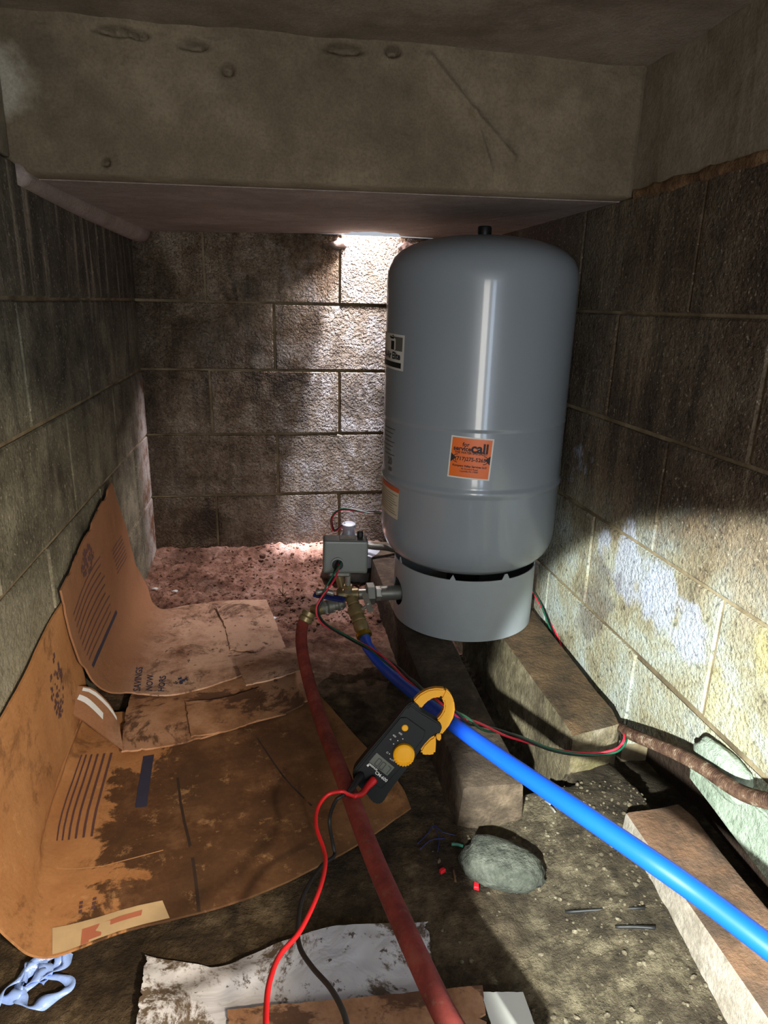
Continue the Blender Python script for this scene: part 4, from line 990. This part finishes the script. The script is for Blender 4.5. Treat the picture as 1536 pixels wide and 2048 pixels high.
scrap_tube('insulation_sleeve', fz_(903, 1689), fz_(926, 1692), .0025, M['greenbit'], 'pale green wire sleeve behind the grey broken chunk', 'wire scrap')
def nub(px, py, label, rot, s_=1.0):
    c = fz_(px, py, .004); bm = bev_obb(c, (math.cos(rot), math.sin(rot), 0), (-math.sin(rot), math.cos(rot), 0), (0, 0, 1), (.010*s_, .007*s_, .006*s_), .0012, 2)
    for v in bm.verts: v.co += noise.noise_vector(v.co*200)*.001
    o = put_bm('red_plastic_bit', bm, M['redbit'], None, c-V((0, 0, .004)), True); tag(o, label, 'plastic bit')
nub(885, 1741, 'red plastic crumb left of the grey broken chunk', .4, .9); nub(953, 1769, 'red plastic bit touching the front of the grey broken chunk', 1.3, 1.1)
scrap_tube('twig', fz_(907, 1740), fz_(911, 1762), .0018, M['twig'], 'short tan splinter between the two red plastic bits', 'twig')
for a, b, lb in (((1087, 1628), (1098, 1637), 'small white terminal scrap on dark soil, upper one'), ((1098, 1640), (1108, 1650), 'small white terminal scrap on dark soil, lower one')):
    scrap_tube('terminal_scrap', fz_(*a, .006), fz_(*b, .006), .0018, M['steel'], lb, 'metal scrap')
scrap_tube('iron_rod', fz_(1130, 1824, .0), fz_(1285, 1842, .004), .0022, M['blackrub'], 'thin dark rod on the soil beside the tan lintel, farther one', 'rod')
scrap_tube('iron_rod', fz_(1228, 1868, .0), fz_(1306, 1882, .006), .0024, M['blackrub'], 'thin dark rod on the soil beside the tan lintel, nearer one', 'rod')
# thin blue threads
th_ = thing('blue_thread', fz_(870, 1685), 'tangle of thin dark blue thread behind the grey chunk', 'thread')
for pts_ in (((835, 1690), (855, 1670), (868, 1655), (885, 1668), (912, 1672)), ((868, 1655), (878, 1680), (875, 1705)), ((840, 1700), (862, 1683), (890, 1678))):
    tube('strand', crom([fz_(x, y, .004) for x, y in pts_], 6), .0008, M['handle'], th_, seg=5)
# bits on the back soil
lump('soil_clod', (*onz(525, 1112, .012).xy, .012), (.011, .009, .009), M['soil'], 'dark clod of soil near the foot of the back wall', 'clod', 5, 0, 3)
rt = thing('root_sprig', fz_(565, 1190), 'small dark root sprig standing in the back soil', 'root')
c0 = onz(566, 1192, .004)
for dx, dz in ((0, .034), (-.012, .02), (.013, .014), (.02, .004), (-.02, .004)):
    tube('rootlet', crom([c0, c0+V((dx*.4, 0, dz*.6)), c0+V((dx, .004, dz))], 3), lambda t, i: .0016-.001*t, M['twig'], rt, seg=5)
for px, py, lb in ((547, 1232, 'white shard of shell on the back soil beside the red hose'), (310, 1175, 'white shard on the back soil near the left wall, left one'), (350, 1180, 'white shard on the back soil near the left wall, right one')):
    c = onz(px, py, .006); c.z = floor_z(c.x, c.y)+.003
    bm = bmesh.new(); f = bm.faces.new([bm.verts.new(c+V((math.cos(a)*r_, math.sin(a)*r_*.7, .002*math.sin(a*2)))) for a, r_ in ((0, .009), (1.1, .006), (2.2, .008), (3.3, .009), (4.4, .005), (5.4, .007))])
    e = bmesh.ops.extrude_face_region(bm, geom=[f])
    for g_ in e['geom']:
        if isinstance(g_, bmesh.types.BMVert): g_.co.z += .002
    tag(put_bm('shard', bm, M['clear'], None, c), lb, 'shard')
# crumpled blue plastic film, lower left
bf = thing('blue_plastic_film', onz(70, 1960, -.02), 'crumpled light blue plastic film loops on the soil, lower left', 'plastic film')
cr_ = lambda x, y: (x/1.786, 1380+y/1.786)
loops = [[(-20, 1150), (20, 1090), (80, 1045), (150, 990), (210, 962), (246, 955)], [(246, 958), (235, 1000), (190, 1030), (120, 1070), (80, 1095), (75, 1060), (110, 1020), (170, 985)],
         [(160, 1040), (220, 1050), (255, 1070), (225, 1105), (160, 1130), (110, 1150), (80, 1125), (78, 1090)], [(-20, 1110), (25, 1115), (70, 1100), (100, 1070), (150, 1040), (200, 1000), (225, 965)],
         [(90, 1060), (110, 1010), (130, 1000), (160, 1010), (180, 1040), (150, 1070)]]
for j, lp in enumerate(loops):
    path = crom([(lambda p: V((p.x, p.y, floor_z(p.x, p.y)+.007+.003*((i+j) % 2))))(onz(*cr_(x, y), -.02)) for i, (x, y) in enumerate(lp)], 8); fr = frames(path); vs = []; fs = []
    for i, (p, (t, a, b)) in enumerate(zip(path, fr)):
        an_ = .9*math.sin(i*.21+j); side = t.cross(V((0, 0, 1))).normalized(); q = side*math.cos(an_)+V((0, 0, 1))*math.sin(an_); wd = .0058+.0022*math.sin(i*.37+j)
        k = V((0, 0, .0006)); vs += [p-q*wd, p+k*3, p+q*wd, p-q*wd-k, p+k, p+q*wd-k]
    for i in range(len(path)-1):
        for k in (0, 1): fs.append((i*6+k, i*6+k+1, (i+1)*6+k+1, (i+1)*6+k)); fs.append((i*6+3+k, (i+1)*6+3+k, (i+1)*6+4+k, i*6+4+k))
        fs.append((i*6, (i+1)*6, (i+1)*6+3, i*6+3)); fs.append((i*6+2, i*6+5, (i+1)*6+5, (i+1)*6+2))
    put('film_strip', vs, fs, M['film'], bf, smooth=True)
